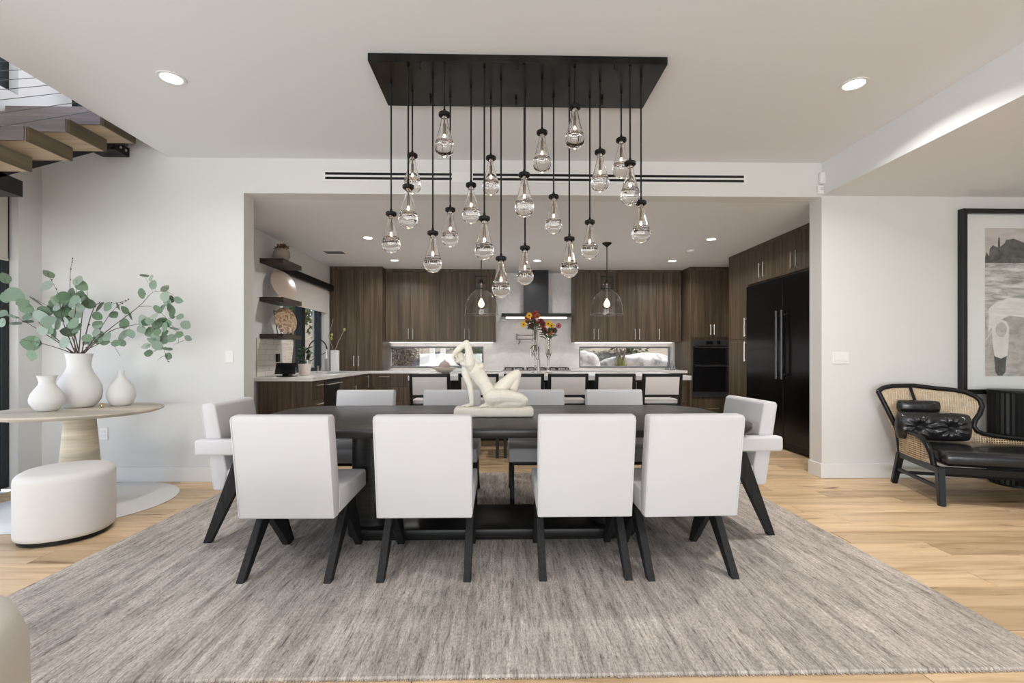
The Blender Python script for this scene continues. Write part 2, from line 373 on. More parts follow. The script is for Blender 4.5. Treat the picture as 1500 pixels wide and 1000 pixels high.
# kitchen side window with shade
wd = struct('window_3', bx(KL - .14, KL - .06, 6.47, 7.96, .93, .985, .003), frameDk)
for y0, y1 in ((6.47, 6.56), (7.16, 7.22), (7.24, 7.31), (7.88, 7.96)): obj('window_frame', bx(KL - .14, KL - .05, y0, y1, .985, 2.3, .003), frameDk, wd)
obj('glass_pane', bx(KL - .105, KL - .098, 6.56, 7.16, .985, 2.3), paneM, wd)
obj('glass_pane', bx(KL - .105, KL - .098, 7.31, 7.88, .985, 2.3), paneM, wd)
sy0 = onX(380, 400, KL).y; sx1 = onY(415, 400, sy0).x; sy1 = onX(442, 400, sx1).y
rs = thing('roller_shade', 'grey roller shade with black valance over the kitchen sink window', 'shade', (KL + .04, 7.2, 1.88))
obj('valance', bx(KL + .002, KL + .085, sy1 + .004, 8.16, 2.285, 2.385, .004), metalK, rs)
obj('shade_cloth', bx(KL + .03, KL + .034, max(6.40, sy1 + .006), 8.0, 1.90, 2.29), shadeM, rs)
obj('hem_bar', tube(B(), [(KL + .032, max(6.4, sy1 + .006), 1.90), (KL + .032, 8.0, 1.90)], .008), shadeM, rs, smooth=True)
# backsplash tiles behind the side counter
bs = struct('trim_1', bx(KL, KL + .004, 5.76, 6.43, .925, 1.40), P('grout', (.5, .48, .45), .9))
tm = {}
for rw in range(7):
    z0 = .928 + rw * .067; yy = 5.762 - (.1 if rw % 2 else 0)
    while yy < 6.42:
        a = max(yy, 5.762); c = min(yy + .198, 6.428)
        if c - a > .03:
            obj('tile', bx(KL + .004, KL + .0135 + random.uniform(-.002, .002), a, c, z0, z0 + .064, .002), tileM, bs)
        yy += .2

# linear slot diffuser in the header
df = thing('slot_diffuser', 'long white linear air diffuser with two black slots in the header', 'vent', (.34, YW, 2.83))
obj('diffuser_frame', bx(-1.70, 2.37, YW - .006, YW, 2.835, 2.935, .002), trimM, df)
for z0 in (2.855, 2.897):
    obj('slot', bx(-1.67, -.475, YW - .0075, YW - .004, z0, z0 + .023), P('slot_black', (.006, .006, .006), .8), df)
    obj('slot', bx(-.275, 2.335, YW - .0075, YW - .004, z0, z0 + .023), P('slot_black', (.006, .006, .006), .8), df)
# recessed cans
def can(u, v, z, r, label, e, tilt=0):
    p = onZ(u, v, z)
    t = thing('recessed_light', label, 'ceiling light', (p.x, p.y, z), 'recessed ceiling lights')
    b = B(); lathe(b, [(r * .74, -.001), (r * .78, -.006), (r, -.006), (r, 0)], 32, (p.x, p.y, z)); obj('trim_ring', b, trimM, t, smooth=True)
    b = B(); lathe(b, [(0, -.0035), (r * .76, -.0035)], 32, (p.x, p.y, z)); obj('lens', b, canM, t)
    l = light('can_lamp', 'AREA', (0, 0, -.012), (0, 0, 0), e, (1, .975, .95), shape='DISK', size=r * 1.4, spread=R(150)); l.parent = t
can(251, 114, CZ, .085, 'recessed ceiling light between the stair opening and the chandelier', 11)
can(1251, 123, CZ, .085, 'recessed ceiling light beside the lowered ceiling', 29)
can(539, 348, KZ, .075, 'recessed kitchen ceiling light next to the air vent', 16)
can(578, 381, KZ, .075, 'recessed kitchen ceiling light above the wall cabinets by the pantry', 16)
can(787, 381.5, KZ, .075, 'recessed kitchen ceiling light in front of the range hood', 16)
can(985, 382, KZ, .075, 'recessed kitchen ceiling light above the cabinets by the oven tower', 16)
can(1042, 350, KZ, .075, 'recessed kitchen ceiling light nearest the refrigerator', 16)
for x, y, z, e, lab in ((-2.2, .4, CZ, 14, 'added unseen ceiling light over the tub chair, behind the stair opening one'), (2.4, .4, CZ, 18, 'added unseen ceiling light over the living side of the rug, by the lowered ceiling'), (5.2, 2.0, 2.735, 9, 'added unseen light in the lowered ceiling before the cane daybed')):  # unseen cans, added to throw more light down on floor and rug
    u_, v_ = 750 + F * (x * cs - y * sn) / (x * sn + y * cs), V0 - F * (z - HC) / (x * sn + y * cs)
    can(u_, v_, z, .085, lab, e)
p = onZ(490, 369, KZ)
vt = thing('ceiling_vent', 'small grey air register in the kitchen ceiling', 'vent', (p.x, p.y, KZ - .012))
obj('vent_frame', bx(p.x - .16, p.x + .16, p.y - .10, p.y + .10, KZ - .008, KZ, .002), trimM, vt)
for k in range(6): obj('vent_slat', bx(p.x - .135, p.x + .135, p.y - .085 + k * .03, p.y - .07 + k * .03, KZ - .012, KZ - .007), P('vent_grey', (.16, .16, .16), .6), vt)
p = onZ(1012, 366.5, KZ); tag(obj('smoke_detector', lathe(B(), [(0, -.03), (.05, -.03), (.06, -.015), (.06, 0)], 24, (p.x, p.y, KZ)), plateM, smooth=True), 'small round smoke detector on the kitchen ceiling', 'smoke detector')

# wall plates
def plate(name, label, cat, u, v, wdt, hgt, n, kind='rocker'):
    p = onY(u, v, YW - .003); t = thing(name, label, cat, (p.x, YW, p.z - hgt / 2))
    obj('cover_plate', bx(p.x - wdt / 2, p.x + wdt / 2, YW - .007, YW, p.z - hgt / 2, p.z + hgt / 2, .002), plateM, t)
    for k in range(n):
        cx = p.x + (k - (n - 1) / 2) * .046
        if kind == 'rocker': obj('rocker', bx(cx - .016, cx + .016, YW - .011, YW - .006, p.z - .033, p.z + .033, .002), plateM, t)
        else:
            for s in (-1, 1): obj('socket', bx(cx - .016, cx + .016, YW - .009, YW - .006, p.z + s * .02 - .013, p.z + s * .02 + .013, .003), plateM, t)
plate('light_switch', 'white light switch on the wall beside the kitchen opening near the eucalyptus', 'switch', 336, 522, .075, .115, 1)
plate('light_switch', 'wide white three gang light switch between the refrigerator and the framed print', 'switch', 1231, 524, .165, .115, 3)
plate('wall_outlet', 'white wall outlet behind the round pedestal table', 'outlet', 152, 635, .075, .115, 1, 'socket')
p = onY(1203, 262, YW); t = thing('motion_sensor', 'white motion sensor on the header above the thermostat box', 'sensor', (p.x, YW, p.z - .06))
obj('housing', bx(p.x - .035, p.x + .035, YW - .05, YW, p.z - .058, p.z + .052, .012, 3), plateM, t, smooth=True); obj('sensor_lens', bx(p.x - .025, p.x + .025, YW - .056, YW - .049, p.z - .045, p.z - .01, .003), trimM, t)
p = onY(1202, 279, YW); t = thing('alarm_sounder', 'small white alarm box under the motion sensor', 'sensor', (p.x, YW, p.z - .04))
obj('housing', bx(p.x - .045, p.x + .045, YW - .03, YW, p.z - .04, p.z + .04, .006, 2), plateM, t, smooth=True)
for k in range(3): obj('grille_slot', bx(p.x - .022, p.x + .022, YW - .0315, YW - .0295, p.z - .005 + k * .01, p.z - .001 + k * .01), P('plate_grey', (.45, .45, .45), .6), t)

# ------------------------------------------------------------------ staircase
st = thing('staircase', 'floating oak staircase with black steel stringer and cable rail', 'stairs', (-3.7, 3.0, 2.2))
for k in range(-4, 6):
    y0 = 3.56 + .303 * k; z0 = 2.838 + .2005 * k
    if z0 > 3.4: continue
    t = obj('tread', bx(XL + .02, -3.22, y0, y0 + .33, z0 + .003, z0 + .098, .002), treadU, st)
    obj('tread_end', bx(-3.2205, -3.20, y0, y0 + .33, z0, z0 + .1, .002), treadE, t)
    obj('tread_nosing', bx(XL + .02, -3.2205, y0 - .014, y0, z0, z0 + .1, .002), treadN, t)
# saw-tooth monostringer
poly = [(2.2, 1.94)]
for k in range(-4, 3):
    y0 = 3.56 + .303 * k; z0 = 2.838 + .2005 * k
    poly += [(y0 + .02, z0), (y0 + .31, z0)]
poly += [(4.49, 3.238), (4.49, 3.13)]
poly = [(4.49, 3.175), (2.36, 1.765), (2.36, 2.03)] + poly[1:-1]
obj('stringer', prism(B(), poly, 'x', -3.72, -3.5), metalK, st)
a = onX(168, 213.5, -3.5); c = onX(193, 223, -3.5)
obj('bracket', bx(-3.74, -3.49, 4.325, 4.498, 3.045, 3.13, .004), metalK, st)
for yy in (4.385, 4.445): obj('bolt', tube(B(), [(-3.491, yy, 3.09), (-3.482, yy, 3.09)], .012, 6), chromeM, st)
obj('wall_arm', prism(B(), [(3.1, 2.20), (3.36, 2.345), (3.52, 2.345), (3.52, 2.46), (3.36, 2.47), (3.1, 2.36)], 'x', -3.70, -3.5), metalK, st)
for z0 in (2.63, 2.716, 2.80, 2.865, 2.925, 2.985, 3.045):
    obj('rail_cable', tube(B(), [(-3.205, 1.6, z0 - .66 * 1.45), (-3.205, 4.15, z0 + .66 * 1.1)], .0024, 6), P('cable_steel', (.16, .15, .15), .4, metal=.8), st)
for k in (-4, 2): 
    y0 = 3.6 + .303 * k; z0 = 2.838 + .2005 * k
    obj('rail_post', bx(-3.2195, -3.1905, y0, y0 + .04, z0 + .02, z0 + .98, .003), metalK, st)
ps = thing('landing_post', 'black steel railing post on the upper landing', 'railing', (-4.2, 4.75, 3.42))
obj('post', bx(-4.225, -4.165, 4.72, 4.78, 3.42, 4.4, .003), metalK, ps); obj('foot_plate', bx(-4.26, -4.13, 4.69, 4.81, 3.42, 3.432, .002), metalK, ps)

# ------------------------------------------------------------------ rug
RZ = .014
rg = thing('area_rug', 'large heathered grey woven rug under the dining table', 'rug', (-.13, 3.2, 0))
b = B(); prism(b, roundrect(-2.42, 2.17, 1.732, 4.735, .02, 3), 'z', 0.0005, RZ, .004, 1); obj('rug_body', b, rugM, rg)
b = B(); rnd = random.Random(3)
for k in range(620):
    x = -2.41 + k * 4.57 / 620; dx = rnd.uniform(-.006, .006); l = rnd.uniform(.005, .012)
    tube(b, [(x, 1.735, .007), (x + dx, 1.735 - l, .003)], .0026, 4)
o = obj('fringe', b, rugM, rg); o['kind'] = 'stuff'

# ------------------------------------------------------------------ dining table
TX0, TX1, TY0, TY1, TZ = -1.70, 1.62, 2.75, 4.06, .76
tb = thing('dining_table', 'long black wood dining table with rounded corners and two pedestals', 'table', (-.08, 3.4, RZ))
t = B()
layers = [(-.034, .700), (-.010, .706), (-.001, .722), (0, .745), (-.003, .757), (-.008, .76)]
rings = []
for ins, z in layers:
    rings.append([t.verts.new((x, y, z)) for x, y in roundrect(TX0 - ins * 1, TX1 + ins, TY0 - ins, TY1 + ins, .34 + ins, 12)])
for a, c in zip(rings, rings[1:]):
    n = len(a)
    for k in range(n): t.faces.new((a[k], a[(k + 1) % n], c[(k + 1) % n], c[k]))
t.faces.new(rings[0][::-1]); t.faces.new(rings[-1])
obj('tabletop', t, tableM, tb, smooth=True, angle=50)
b = B(); prism(b, roundrect(-1.02, .90, 3.0, 3.50, .17, 10), 'z', RZ, .085, .008, 2); obj('base_plate', b, blackM, tb, smooth=True, angle=50)
for x0, x1 in ((-1.0, -.72), (.60, .88)):
    b = B(); prism(b, roundrect(x0, x1, 3.06, 3.46, .13, 10), 'z', .085, .70, 0); obj('pedestal', b, blackM, tb, smooth=True)

# ------------------------------------------------------------------ dining chairs
def make_chair(arm=False):
    t = thing('dining_armchair' if arm else 'dining_chair', '', 'chair')
    W = .25
    bk = obj('backrest', prism(B(), [(.032, .318), (-.048, .845), (-.040, .866), (.020, .870), (.040, .855), (.112, .44), (.10, .318)], 'x', -W, W, .011, 3), fabM, t, smooth=True, angle=60)
    for s in (-1, 1):
        pip = B(); tube(pip, [(s * (W - .004), .0315, .325), (s * (W - .004), -.048, .845), (s * (W - .006), -.040, .862)], .0035, 6)
        obj('piping', pip, fabM, bk, smooth=True)
    obj('seat', prism(B(), [(.101, .322), (.57, .347), (.578, .36), (.578, .44), (.565, .456), (.113, .448)], 'x', -W + .001, W - .001, .011, 3), fabM, t, smooth=True, angle=60)
    obj('seat_frame', bx(-.215, .215, .15, .53, .315, .338, .003), legM, t)
    for s in (-1, 1):
        xa, xb = (s * .205, s * .245) if s > 0 else (s * .245, s * .205)
        if arm:
            xa, xb = (W + .001, W + .041) if s > 0 else (-W - .041, -W - .001)
            obj('leg', prism(B(), [(-.012, 0), (.034, 0), (.30, .552), (.185, .552)], 'x', xa, xb, .003, 1), legM, t)
            obj('leg', prism(B(), [(.535, 0), (.492, 0), (.262, .48), (.262, .552), (.375, .552)], 'x', xa, xb - s * .003, .003, 1), legM, t)
        else:
            obj('leg', prism(B(), [(-.01, 0), (.036, 0), (.365, .335), (.24, .335)], 'x', xa, xb, .003, 1), legM, t)
            obj('leg', prism(B(), [(.535, 0), (.492, 0), (.235, .3), (.27, .339), (.39, .339)], 'x', xa, xb - s * .004, .003, 1), legM, t)
        if arm:
            ax0, ax1 = (W - .012, W + .062) if s > 0 else (-W - .062, -W + .012)
            obj('arm', bx(ax0, ax1, -.055, .46, .55, .648, .018, 3), fabM, t, smooth=True, angle=60)
    return t
ch = make_chair()
near = [(-1.125, 2.455, -.02, 'oval ottoman: end one'), (-.405, 2.45, .0, ''), (.440, 2.45, .0, ''), (1.005, 2.445, .03, '')]
nl = ['white dining chair away from the kitchen, first from the oval ottoman', 'white dining chair away from the kitchen, second from the oval ottoman', 'white dining chair away from the kitchen, third from the oval ottoman', 'white dining chair away from the kitchen, fourth from the oval ottoman']
fl_ = ['white dining chair on the kitchen side of the table, farthest from the refrigerator', 'white dining chair on the kitchen side, behind the raised-arm statue', 'white dining chair on the kitchen side, second from the refrigerator', 'white dining chair on the kitchen side, nearest the refrigerator']
ch['group'] = 'white upholstered dining chairs'
for k, (x, y, rz, _) in enumerate(near):
    if k == 0: c = ch; c.location = (x, y, RZ); c.rotation_euler = (0, 0, rz); c['label'] = nl[0]
    else: dup(ch, (x, y, RZ), rz, nl[k])
for k, u in enumerate((539, 663.5, 784.5, 897)):
    p = onY(u, 573, 4.25); dup(ch, (p.x, 4.205, RZ), math.pi, fl_[k])
ac = make_chair(True); ac['group'] = 'white upholstered dining armchairs'
ac.location = (-1.865, 3.275, RZ); ac.rotation_euler = (0, 0, R(-90) + .03); ac['label'] = 'white dining armchair at the table end facing the refrigerator'
dup(ac, (1.765, 3.33, RZ), R(90) + .04, 'white dining armchair at the table end with its back to the refrigerator')

# ------------------------------------------------------------------ chandelier
cx0, cx1, cy0, cy1 = -.825, 1.035, 2.915, 3.44
chd = thing('chandelier', 'rectangular black chandelier with many clear glass teardrop pendants', 'chandelier', ((cx0 + cx1) / 2, (cy0 + cy1) / 2, 1.6))
obj('canopy', bx(cx0, cx1, cy0, cy1, 3.0, CZ, .003), bronzeM, chd)
for u, v in ((615, 99), (758, 100), (901, 100), (631, 150), (756, 152), (882, 152)):
    p = onZ(u, v, 2.97); obj('canopy_stud', tube(B(), [(p.x, p.y, 3.0), (p.x, p.y, 2.965)], .008, 10), metalK, chd, smooth=True)
drops = [(573, 134, 309, 370), (598, 110, 268, 334), (604, 146, 224, 283), (634, 128, 337, 399), (651, 104, 162, 229), (659.5, 154, 304, 361), (690, 140, 267, 327), (709.5, 112, 314, 380), (719, 156, 225, 285), (734, 130, 374, 436), (768, 104, 250, 317), (769, 153, 358, 417), (794, 128, 188, 252), (811, 154, 284, 342), (834, 138, 344, 406), (842, 112, 152, 217), (864, 155, 321, 379), (879, 132, 217, 280), (910, 148, 200, 260), (923, 106, 235, 300), (939, 126, 291, 355)]
def drop_meshes():
    out = {}
    # outer tear drop, z=0 at the bottom, hollow above a solid lower third
    b = B()
    outer = [(0, 0), (.022, .002), (.042, .012), (.055, .030), (.0605, .052), (.059, .074), (.050, .105), (.038, .145), (.027, .19), (.0205, .225), (.0195, .25)]
    inner = [(.0165, .25), (.0175, .225), (.024, .19), (.035, .145), (.046, .108), (.050, .094), (.044, .084), (.028, .077), (.012, .080), (0, .082)]
    lathe(b, outer + inner, 28); out['glass'] = b
    b = B(); lathe(b, [(0, .247), (.032, .247), (.036, .251), (.036, .266), (.033, .270), (.012, .271), (.009, .276), (.0075, .292), (.005, .296)], 20); out['cap'] = b
    b = B(); lathe(b, [(0, .135), (.0085, .135), (.009, .142), (.009, .20), (.005, .206), (.005, .247)], 14); out['socket'] = b
    b = B(); lathe(b, [(0, .103), (.005, .105), (.0078, .114), (.007, .125), (.005, .135)], 12); out['bulb'] = b
    return out
dm = {}
for k, b in drop_meshes().items():
    bmesh.ops.recalc_face_normals(b, faces=b.faces[:]); me = bpy.data.meshes.new(k); b.to_mesh(me); b.free()
    for pg in me.polygons: pg.use_smooth = True
    if k == 'cap':
        me.set_sharp_from_angle(angle=R(35))
    me.materials.append({'glass': glassM, 'cap': metalK, 'socket': brassM, 'bulb': bulbM}[k]); dm[k] = me
for u, vc, vcap, vb in drops:
    p = onZ(u, vc, 2.95); p.y = min(max(p.y, cy0 + .02), cy1 - .02)
    p.x = onY(u, vc, p.y).x
    zb = onY(u, vb, p.y).z
    b = B(); tube(b, [(p.x, p.y, 3.0), (p.x, p.y, zb + .28)], .0054, 8); tube(b, [(p.x, p.y, 3.0), (p.x, p.y, 2.955), (p.x, p.y, 2.94)], [.0075, .0075, .004], 10)
    rod = obj('pendant_rod', b, metalK, chd, smooth=True)
    for nm, k in (('glass_drop', 'glass'), ('drop_cap', 'cap'), ('lamp_socket', 'socket'), ('bulb', 'bulb')):
        o = bpy.data.objects.new(nm, dm[k]); COL.objects.link(o); o.parent = rod
        o.location = Vector((p.x, p.y, zb)) - ORG[chd.name]

# ------------------------------------------------------------------ kitchen cabinets
def mapper(face, f):
    if face == 'y-': return lambda a, d_, z: (a, f - d_, z)
    if face == 'x+': return lambda a, d_, z: (f + d_, a, z)
    return lambda a, d_, z: (f - d_, a, z)
def fbox(mp, a0, a1, d0, d1, z0, z1, bev=0):
    p, q = mp(a0, d0, z0), mp(a1, d1, z1)
    return bx(min(p[0], q[0]), max(p[0], q[0]), min(p[1], q[1]), max(p[1], q[1]), z0, z1, bev=bev)
def handle(mp, a, z0, z1, parent, horiz=False, off=.022, a1=None):
    b = B()
    if horiz:
        tube(b, [mp(a, off + .03, z0), mp(a1, off + .03, z0)], .006, 8)
        for s in (a + .02, a1 - .02): tube(b, [mp(s, off - .001, z0), mp(s, off + .03, z0)], .005, 6)
    else:
        tube(b, [mp(a, off + .03, z0), mp(a, off + .03, z1)], .006, 8)
        for s in (z0 + .02, z1 - .02): tube(b, [mp(a, off - .001, s), mp(a, off + .03, s)], .005, 6)
    return obj('handle', b, chromeM, parent, smooth=True)
def cabinet(name, label, face, f, depth, a0, a1, z0, z1, fronts, crown=None, mat=None, cat='cabinet', group=None):
    mat = mat or cabM
    mp = mapper(face, f); c = mp((a0 + a1) / 2, -depth / 2, z0)
    t = thing(name, label, cat, c, group)
    depth -= .004; z1 = min(z1, KZ - .002)
    obj('body', fbox(mp, a0 + .0008, a1 - .0008, -depth, 0, z0, z1), mat, t)
    if crown: obj('crown', fbox(mp, a0 + .0008, a1 - .0008, 0, .024, crown[0], crown[1] - .002, .003), mat, t)
    for fr in fronts:
        d_ = obj(fr[0], fbox(mp, fr[1] + .002, fr[2] - .002, .002, .022, fr[3] + .002, fr[4] - .002, .0015), mat, t)
        h = fr[5]
        if h: 
            if h[0] == 'v': handle(mp, h[1], h[2], h[3], d_)
            else: handle(mp, h[1], h[3], 0, d_, True, a1=h[2])
    return t
yU, yT = 8.42, 8.2
ux = lambda u, y=yU - .02: onY(u, 500, y).x
UZ, UT = 1.432, 2.665
def upper2(label, u0, um, u1):
    a, m, c = ux(u0), ux(um), ux(u1)
    if u0 == 560: a = onY(560, 500, yT - .02).x + .001
    cabinet('upper_cabinet', label, 'y-', yU, KB - yU, a, c, UZ, KZ, [('door', a, m, UZ, UT, ('v', m - .04, 1.47, 1.66)), ('door', m, c, UZ, UT, ('v', m + .04, 1.47, 1.66))], (UT, KZ))
upper2('walnut two-door wall cabinet next to the tall pantry', 560, 602, 643)
upper2('walnut two-door wall cabinet between the pantry side cabinet and the range hood', 643, 684, 726)
upper2('walnut two-door wall cabinet immediately beside the range hood, oven side', 841.5, 873, 902)
upper2('walnut two-door wall cabinet next to the single-door one by the oven', 902, 933, 961)
a, c = ux(961), ux(998)
cabinet('upper_cabinet', 'walnut single-door wall cabinet nearest the oven tower', 'y-', yU, KB - yU, a, c, UZ, KZ, [('door', a, c, UZ, UT, ('v', a + .05, 1.47, 1.66))], (UT, KZ))
for a, c in ((ux(560) + .05, ux(726) - .05), (ux(841.5) + .05, ux(998) - .05)):
    t = thing('under_cabinet_light', 'thin LED strip under the wall cabinets over the %s window' % ('pantry side' if a < 0 else 'oven side'), 'light strip', ((a + c) / 2, 8.6, UZ - .015))
    obj('channel', bx(a, c, 8.70, 8.74, UZ - .008, UZ), plateM, t); obj('diffuser', bx(a + .01, c - .01, 8.705, 8.735, UZ - .012, UZ - .008), ledM, t)
# tall pantry
px_ = lambda u: onY(u, 500, yT - .02).x
a, c = KL + .004, px_(560); m = (a + .06 + c) / 2 - .02
cabinet('pantry_cabinet', 'tall walnut two-door pantry standing in the counter corner', 'y-', yT, KB - yT, a, c, .9205, KZ, [('filler', a, a + .10, .9205, UT, None), ('door', a + .10, m, .9205, UT, ('v', m - .04, 1.0, 1.18)), ('door', m, c, .9205, UT, ('v', m + .04, 1.0, 1.18))], (UT, KZ))
# base units of the back run
xs = [px_(537), px_(590.5), -.9, -.1, .0]
yB = 8.2
def drawers(label, a, c, n=3, f=yB, face='y-', depth=.6):
    zs = [.10, .38, .64, .875] if n == 3 else [.10, .49, .875]
    fr = []
    m = (a + c) / 2
    for z0, z1 in zip(zs, zs[1:]): fr.append(('drawer', a, c, z0, z1, ('h', m - .09 if c - a > .3 else m - .05, m + .09 if c - a > .3 else m + .05, z1 - .055)))
    return cabinet('drawer_cabinet', label, face, f, depth, a, c, .0 if False else .02, .875, fr)
CX = -2.31   # front plane of the side run
drawers('walnut drawer base in the kitchen corner below the pantry', px_(537), px_(590.5))
drawers('walnut drawer base below the pantry side slot window', px_(590.5), -.72)
drawers('walnut drawer base at the pantry side of the cooktop', -.72, .02)
drawers('wide walnut drawer base directly below the cooktop', .02, 1.20)
drawers('walnut drawer base at the oven side of the cooktop', 1.20, 2.2)
drawers('walnut drawer base next to the oven tower', 2.2, onY(1010.5, 500, 8.08).x - .002)
# oven tower
yO = 8.1; ox = lambda u: onY(u, 500, yO - .02).x
a, c = ox(1010.5), ox(1072); m = (a + .03 + c) / 2
ot = cabinet('oven_tower', 'tall walnut cabinet housing the black double wall oven', 'y-', yO, KB - yO, a, c + .15, .02, KZ, [('door', a + .03, m, 1.50, UT, ('v', m - .03, 1.54, 1.72)), ('door', m, c, 1.50, UT, ('v', m + .03, 1.54, 1.72)), ('drawer', a + .03, c, .10, .44, ('h', m - .08, m + .12, .27)), ('stile', a, a + .03, .02, UT, None)], (UT, KZ))
mp = mapper('y-', yO); oa, oc = ox(1015), ox(1069.5)
ov = thing('wall_oven', 'black glass double wall oven in the tall cabinet', 'oven', ((oa + oc) / 2, yO - .02, .46))
obj('chassis', fbox(mp, oa, oc, .0005, .02, .47, 1.455, .002), steelD, ov)
obj('control_panel', fbox(mp, oa, oc, .02, .032, 1.355, 1.455, .002), steelD, ov)
obj('display', fbox(mp, (oa + oc) / 2 - .10, (oa + oc) / 2 + .02, .032, .034, 1.375, 1.435), ovenK, ov)
obj('display', fbox(mp, (oa + oc) / 2 + .09, (oa + oc) / 2 + .15, .032, .034, 1.375, 1.435), ovenK, ov)
for z0, z1 in ((1.035, 1.345), (.56, 1.025)):
    dd = obj('oven_door', fbox(mp, oa, oc, .02, .04, z0, z1, .003), ovenK, ov)
    b = B(); tube(b, [mp(oa + .02, .075, z1 - .02), mp(oc - .02, .075, z1 - .02)], .009, 10)
    for s in (oa + .04, oc - .04): tube(b, [mp(s, .039, z1 - .02), mp(s, .075, z1 - .02)], .006, 8)
    obj('door_handle', b, steelD, dd, smooth=True)
obj('lower_panel', fbox(mp, oa, oc, .02, .034, .47, .552, .002), steelD, ov)
# right run: tall cabinet, fridge, bridge cabinets (front plane x = RX, faces the room)
RX = 3.57
Yt0, Yt1 = 6.715, 7.29
cabinet('tall_cabinet', 'tall narrow walnut cabinet between refrigerator and oven tower', 'x-', RX, .66, Yt0, Yt1, .02, KZ, [('door', Yt0, Yt1, .10, 1.42, ('v', Yt0 + .05, 1.10, 1.39)), ('door', Yt0, Yt1, 1.42, UT, ('v', Yt0 + .05, 1.46, 1.73))], (UT, KZ))
seams = [6.715, 6.33, 5.95, 5.62, 5.28, 4.95]
cabinet('bridge_cabinet', 'walnut two-door cabinet over the refrigerator, next to the tall cabinet', 'x-', RX, .66, seams[2], seams[0], 2.19, KZ, [('door', seams[1], seams[0], 2.20, UT, ('v', seams[1] + .05, 2.25, 2.45)), ('door', seams[2], seams[1], 2.20, UT, ('v', seams[1] - .05, 2.25, 2.45))], (UT, KZ))
cabinet('bridge_cabinet', 'walnut two-door cabinet over the refrigerator, next to the white wall end', 'x-', RX, .66, seams[4], seams[2], 2.19, KZ, [('door', seams[3], seams[2], 2.20, UT, ('v', seams[3] + .05, 2.25, 2.45)), ('door', seams[4], seams[3], 2.20, UT, ('v', seams[3] - .05, 2.25, 2.45))], (UT, KZ))
cabinet('bridge_cabinet', 'walnut single-door cabinet at the end of the refrigerator wall', 'x-', RX, .66, 4.90, seams[4], 2.19, KZ, [('door', 4.90, seams[4], 2.20, UT, ('v', seams[4] - .06, 2.25, 2.45))], (UT, KZ))
mp = mapper('x-', RX)
fr = thing('refrigerator', 'tall black stainless two-door refrigerator built into the walnut wall', 'refrigerator', (RX + .3, 5.8, 0))
obj('body', fbox(mp, 4.93, 6.71, -.64, 0, .02, 2.185), steelD, fr)
for a, c, hy in ((5.82, 6.71, 5.875), (4.93, 5.815, 5.76)):
    dd = obj('door', fbox(mp, a + .003, c - .003, .002, .05, .10, 2.17, .006), fridgeM, fr, smooth=True)
    b = B(); tube(b, [mp(hy, .105, .89), mp(hy, .105, 1.75)], .016, 12)
    for s in (.95, 1.69): tube(b, [mp(hy, .048, s), mp(hy, .105, s)], .010, 8)
    obj('door_handle', b, steelD, dd, smooth=True)
obj('toe_grille', fbox(mp, 4.94, 6.70, .002, .02, .02, .095, .002), metalK, fr)
# left run
mpL = mapper('x+', CX)
lx = lambda u: onX(u, 560, CX).y
y0 = 5.76; y1 = lx(472.5); y2 = lx(495); y3 = 8.12
ep = tag(obj('end_panel', bx(KL + .06, CX + .02, 5.735, 5.757, .02, .875, .002), cabM), 'walnut end panel closing the side counter run toward the dining room', 'panel')
drawers('narrow walnut drawer base beside the dishwasher', y0, y1, 3, CX, 'x+', .62)
dw = thing('dishwasher', 'black panel dishwasher under the side counter', 'dishwasher', (CX - .3, (y1 + y2) / 2, .02))
obj('body', fbox(mpL, y1 + .002, y2 - .002, -.6, 0, .02, .872), metalK, dw)
obj('front', fbox(mpL, y1 + .004, y2 - .004, .001, .028, .10, .868, .003), P('black_appliance', (.012, .012, .013), .3), dw)
b = B(); tube(b, [mpL(y1 + .04, .07, .81), mpL(y2 - .04, .07, .81)], .009, 10)
for s in (y1 + .07, y2 - .07): tube(b, [mpL(s, .027, .81), mpL(s, .07, .81)], .006, 8)
obj('handle', b, chromeM, dw, smooth=True)
m = (y2 + y3) / 2
cabinet('sink_cabinet', 'walnut two-door base cabinet under the kitchen sink', 'x+', CX, .62, y2, y3, .02, .875, [('door', y2, m, .10, .875, ('v', m - .05, .56, .72)), ('door', m, y3, .10, .875, ('v', y3 - .08, .64, .85))])
# counters
b = B()
box(b, KL + .002, CX + .035, 5.72, 6.88, .876, .92); box(b, KL + .002, CX + .035, 7.66, 8.175, .876, .92)
box(b, KL + .002, KL + .15, 6.88, 7.66, .876, .92); box(b, -2.42, CX + .035, 6.88, 7.66, .876, .92)
box(b, KL + .002, onY(1010.5, 500, 8.08).x - .002, 8.175, KB - .002, .876, .92)
tag(obj('kitchen_countertop', b, quartzM), 'white quartz worktop running along the side and back kitchen walls', 'countertop')
sk = thing('kitchen_sink', 'white undermount sink set in the side counter', 'sink', (-2.62, 7.27, .7))
b = B(); box(b, -2.82, -2.42, 6.88, 7.66, .70, .712); box(b, -2.832, -2.82, 6.88, 7.66, .70, .875); box(b, -2.42, -2.408, 6.88, 7.66, .70, .875); box(b, -2.82, -2.42, 6.868, 6.88, .70, .875); box(b, -2.82, -2.42, 7.66, 7.672, .70, .875)
obj('basin', b, plateM, sk); obj('drain', lathe(B(), [(0, .714), (.04, .714), (.045, .712)], 20, (-2.62, 7.27, 0)), chromeM, sk)

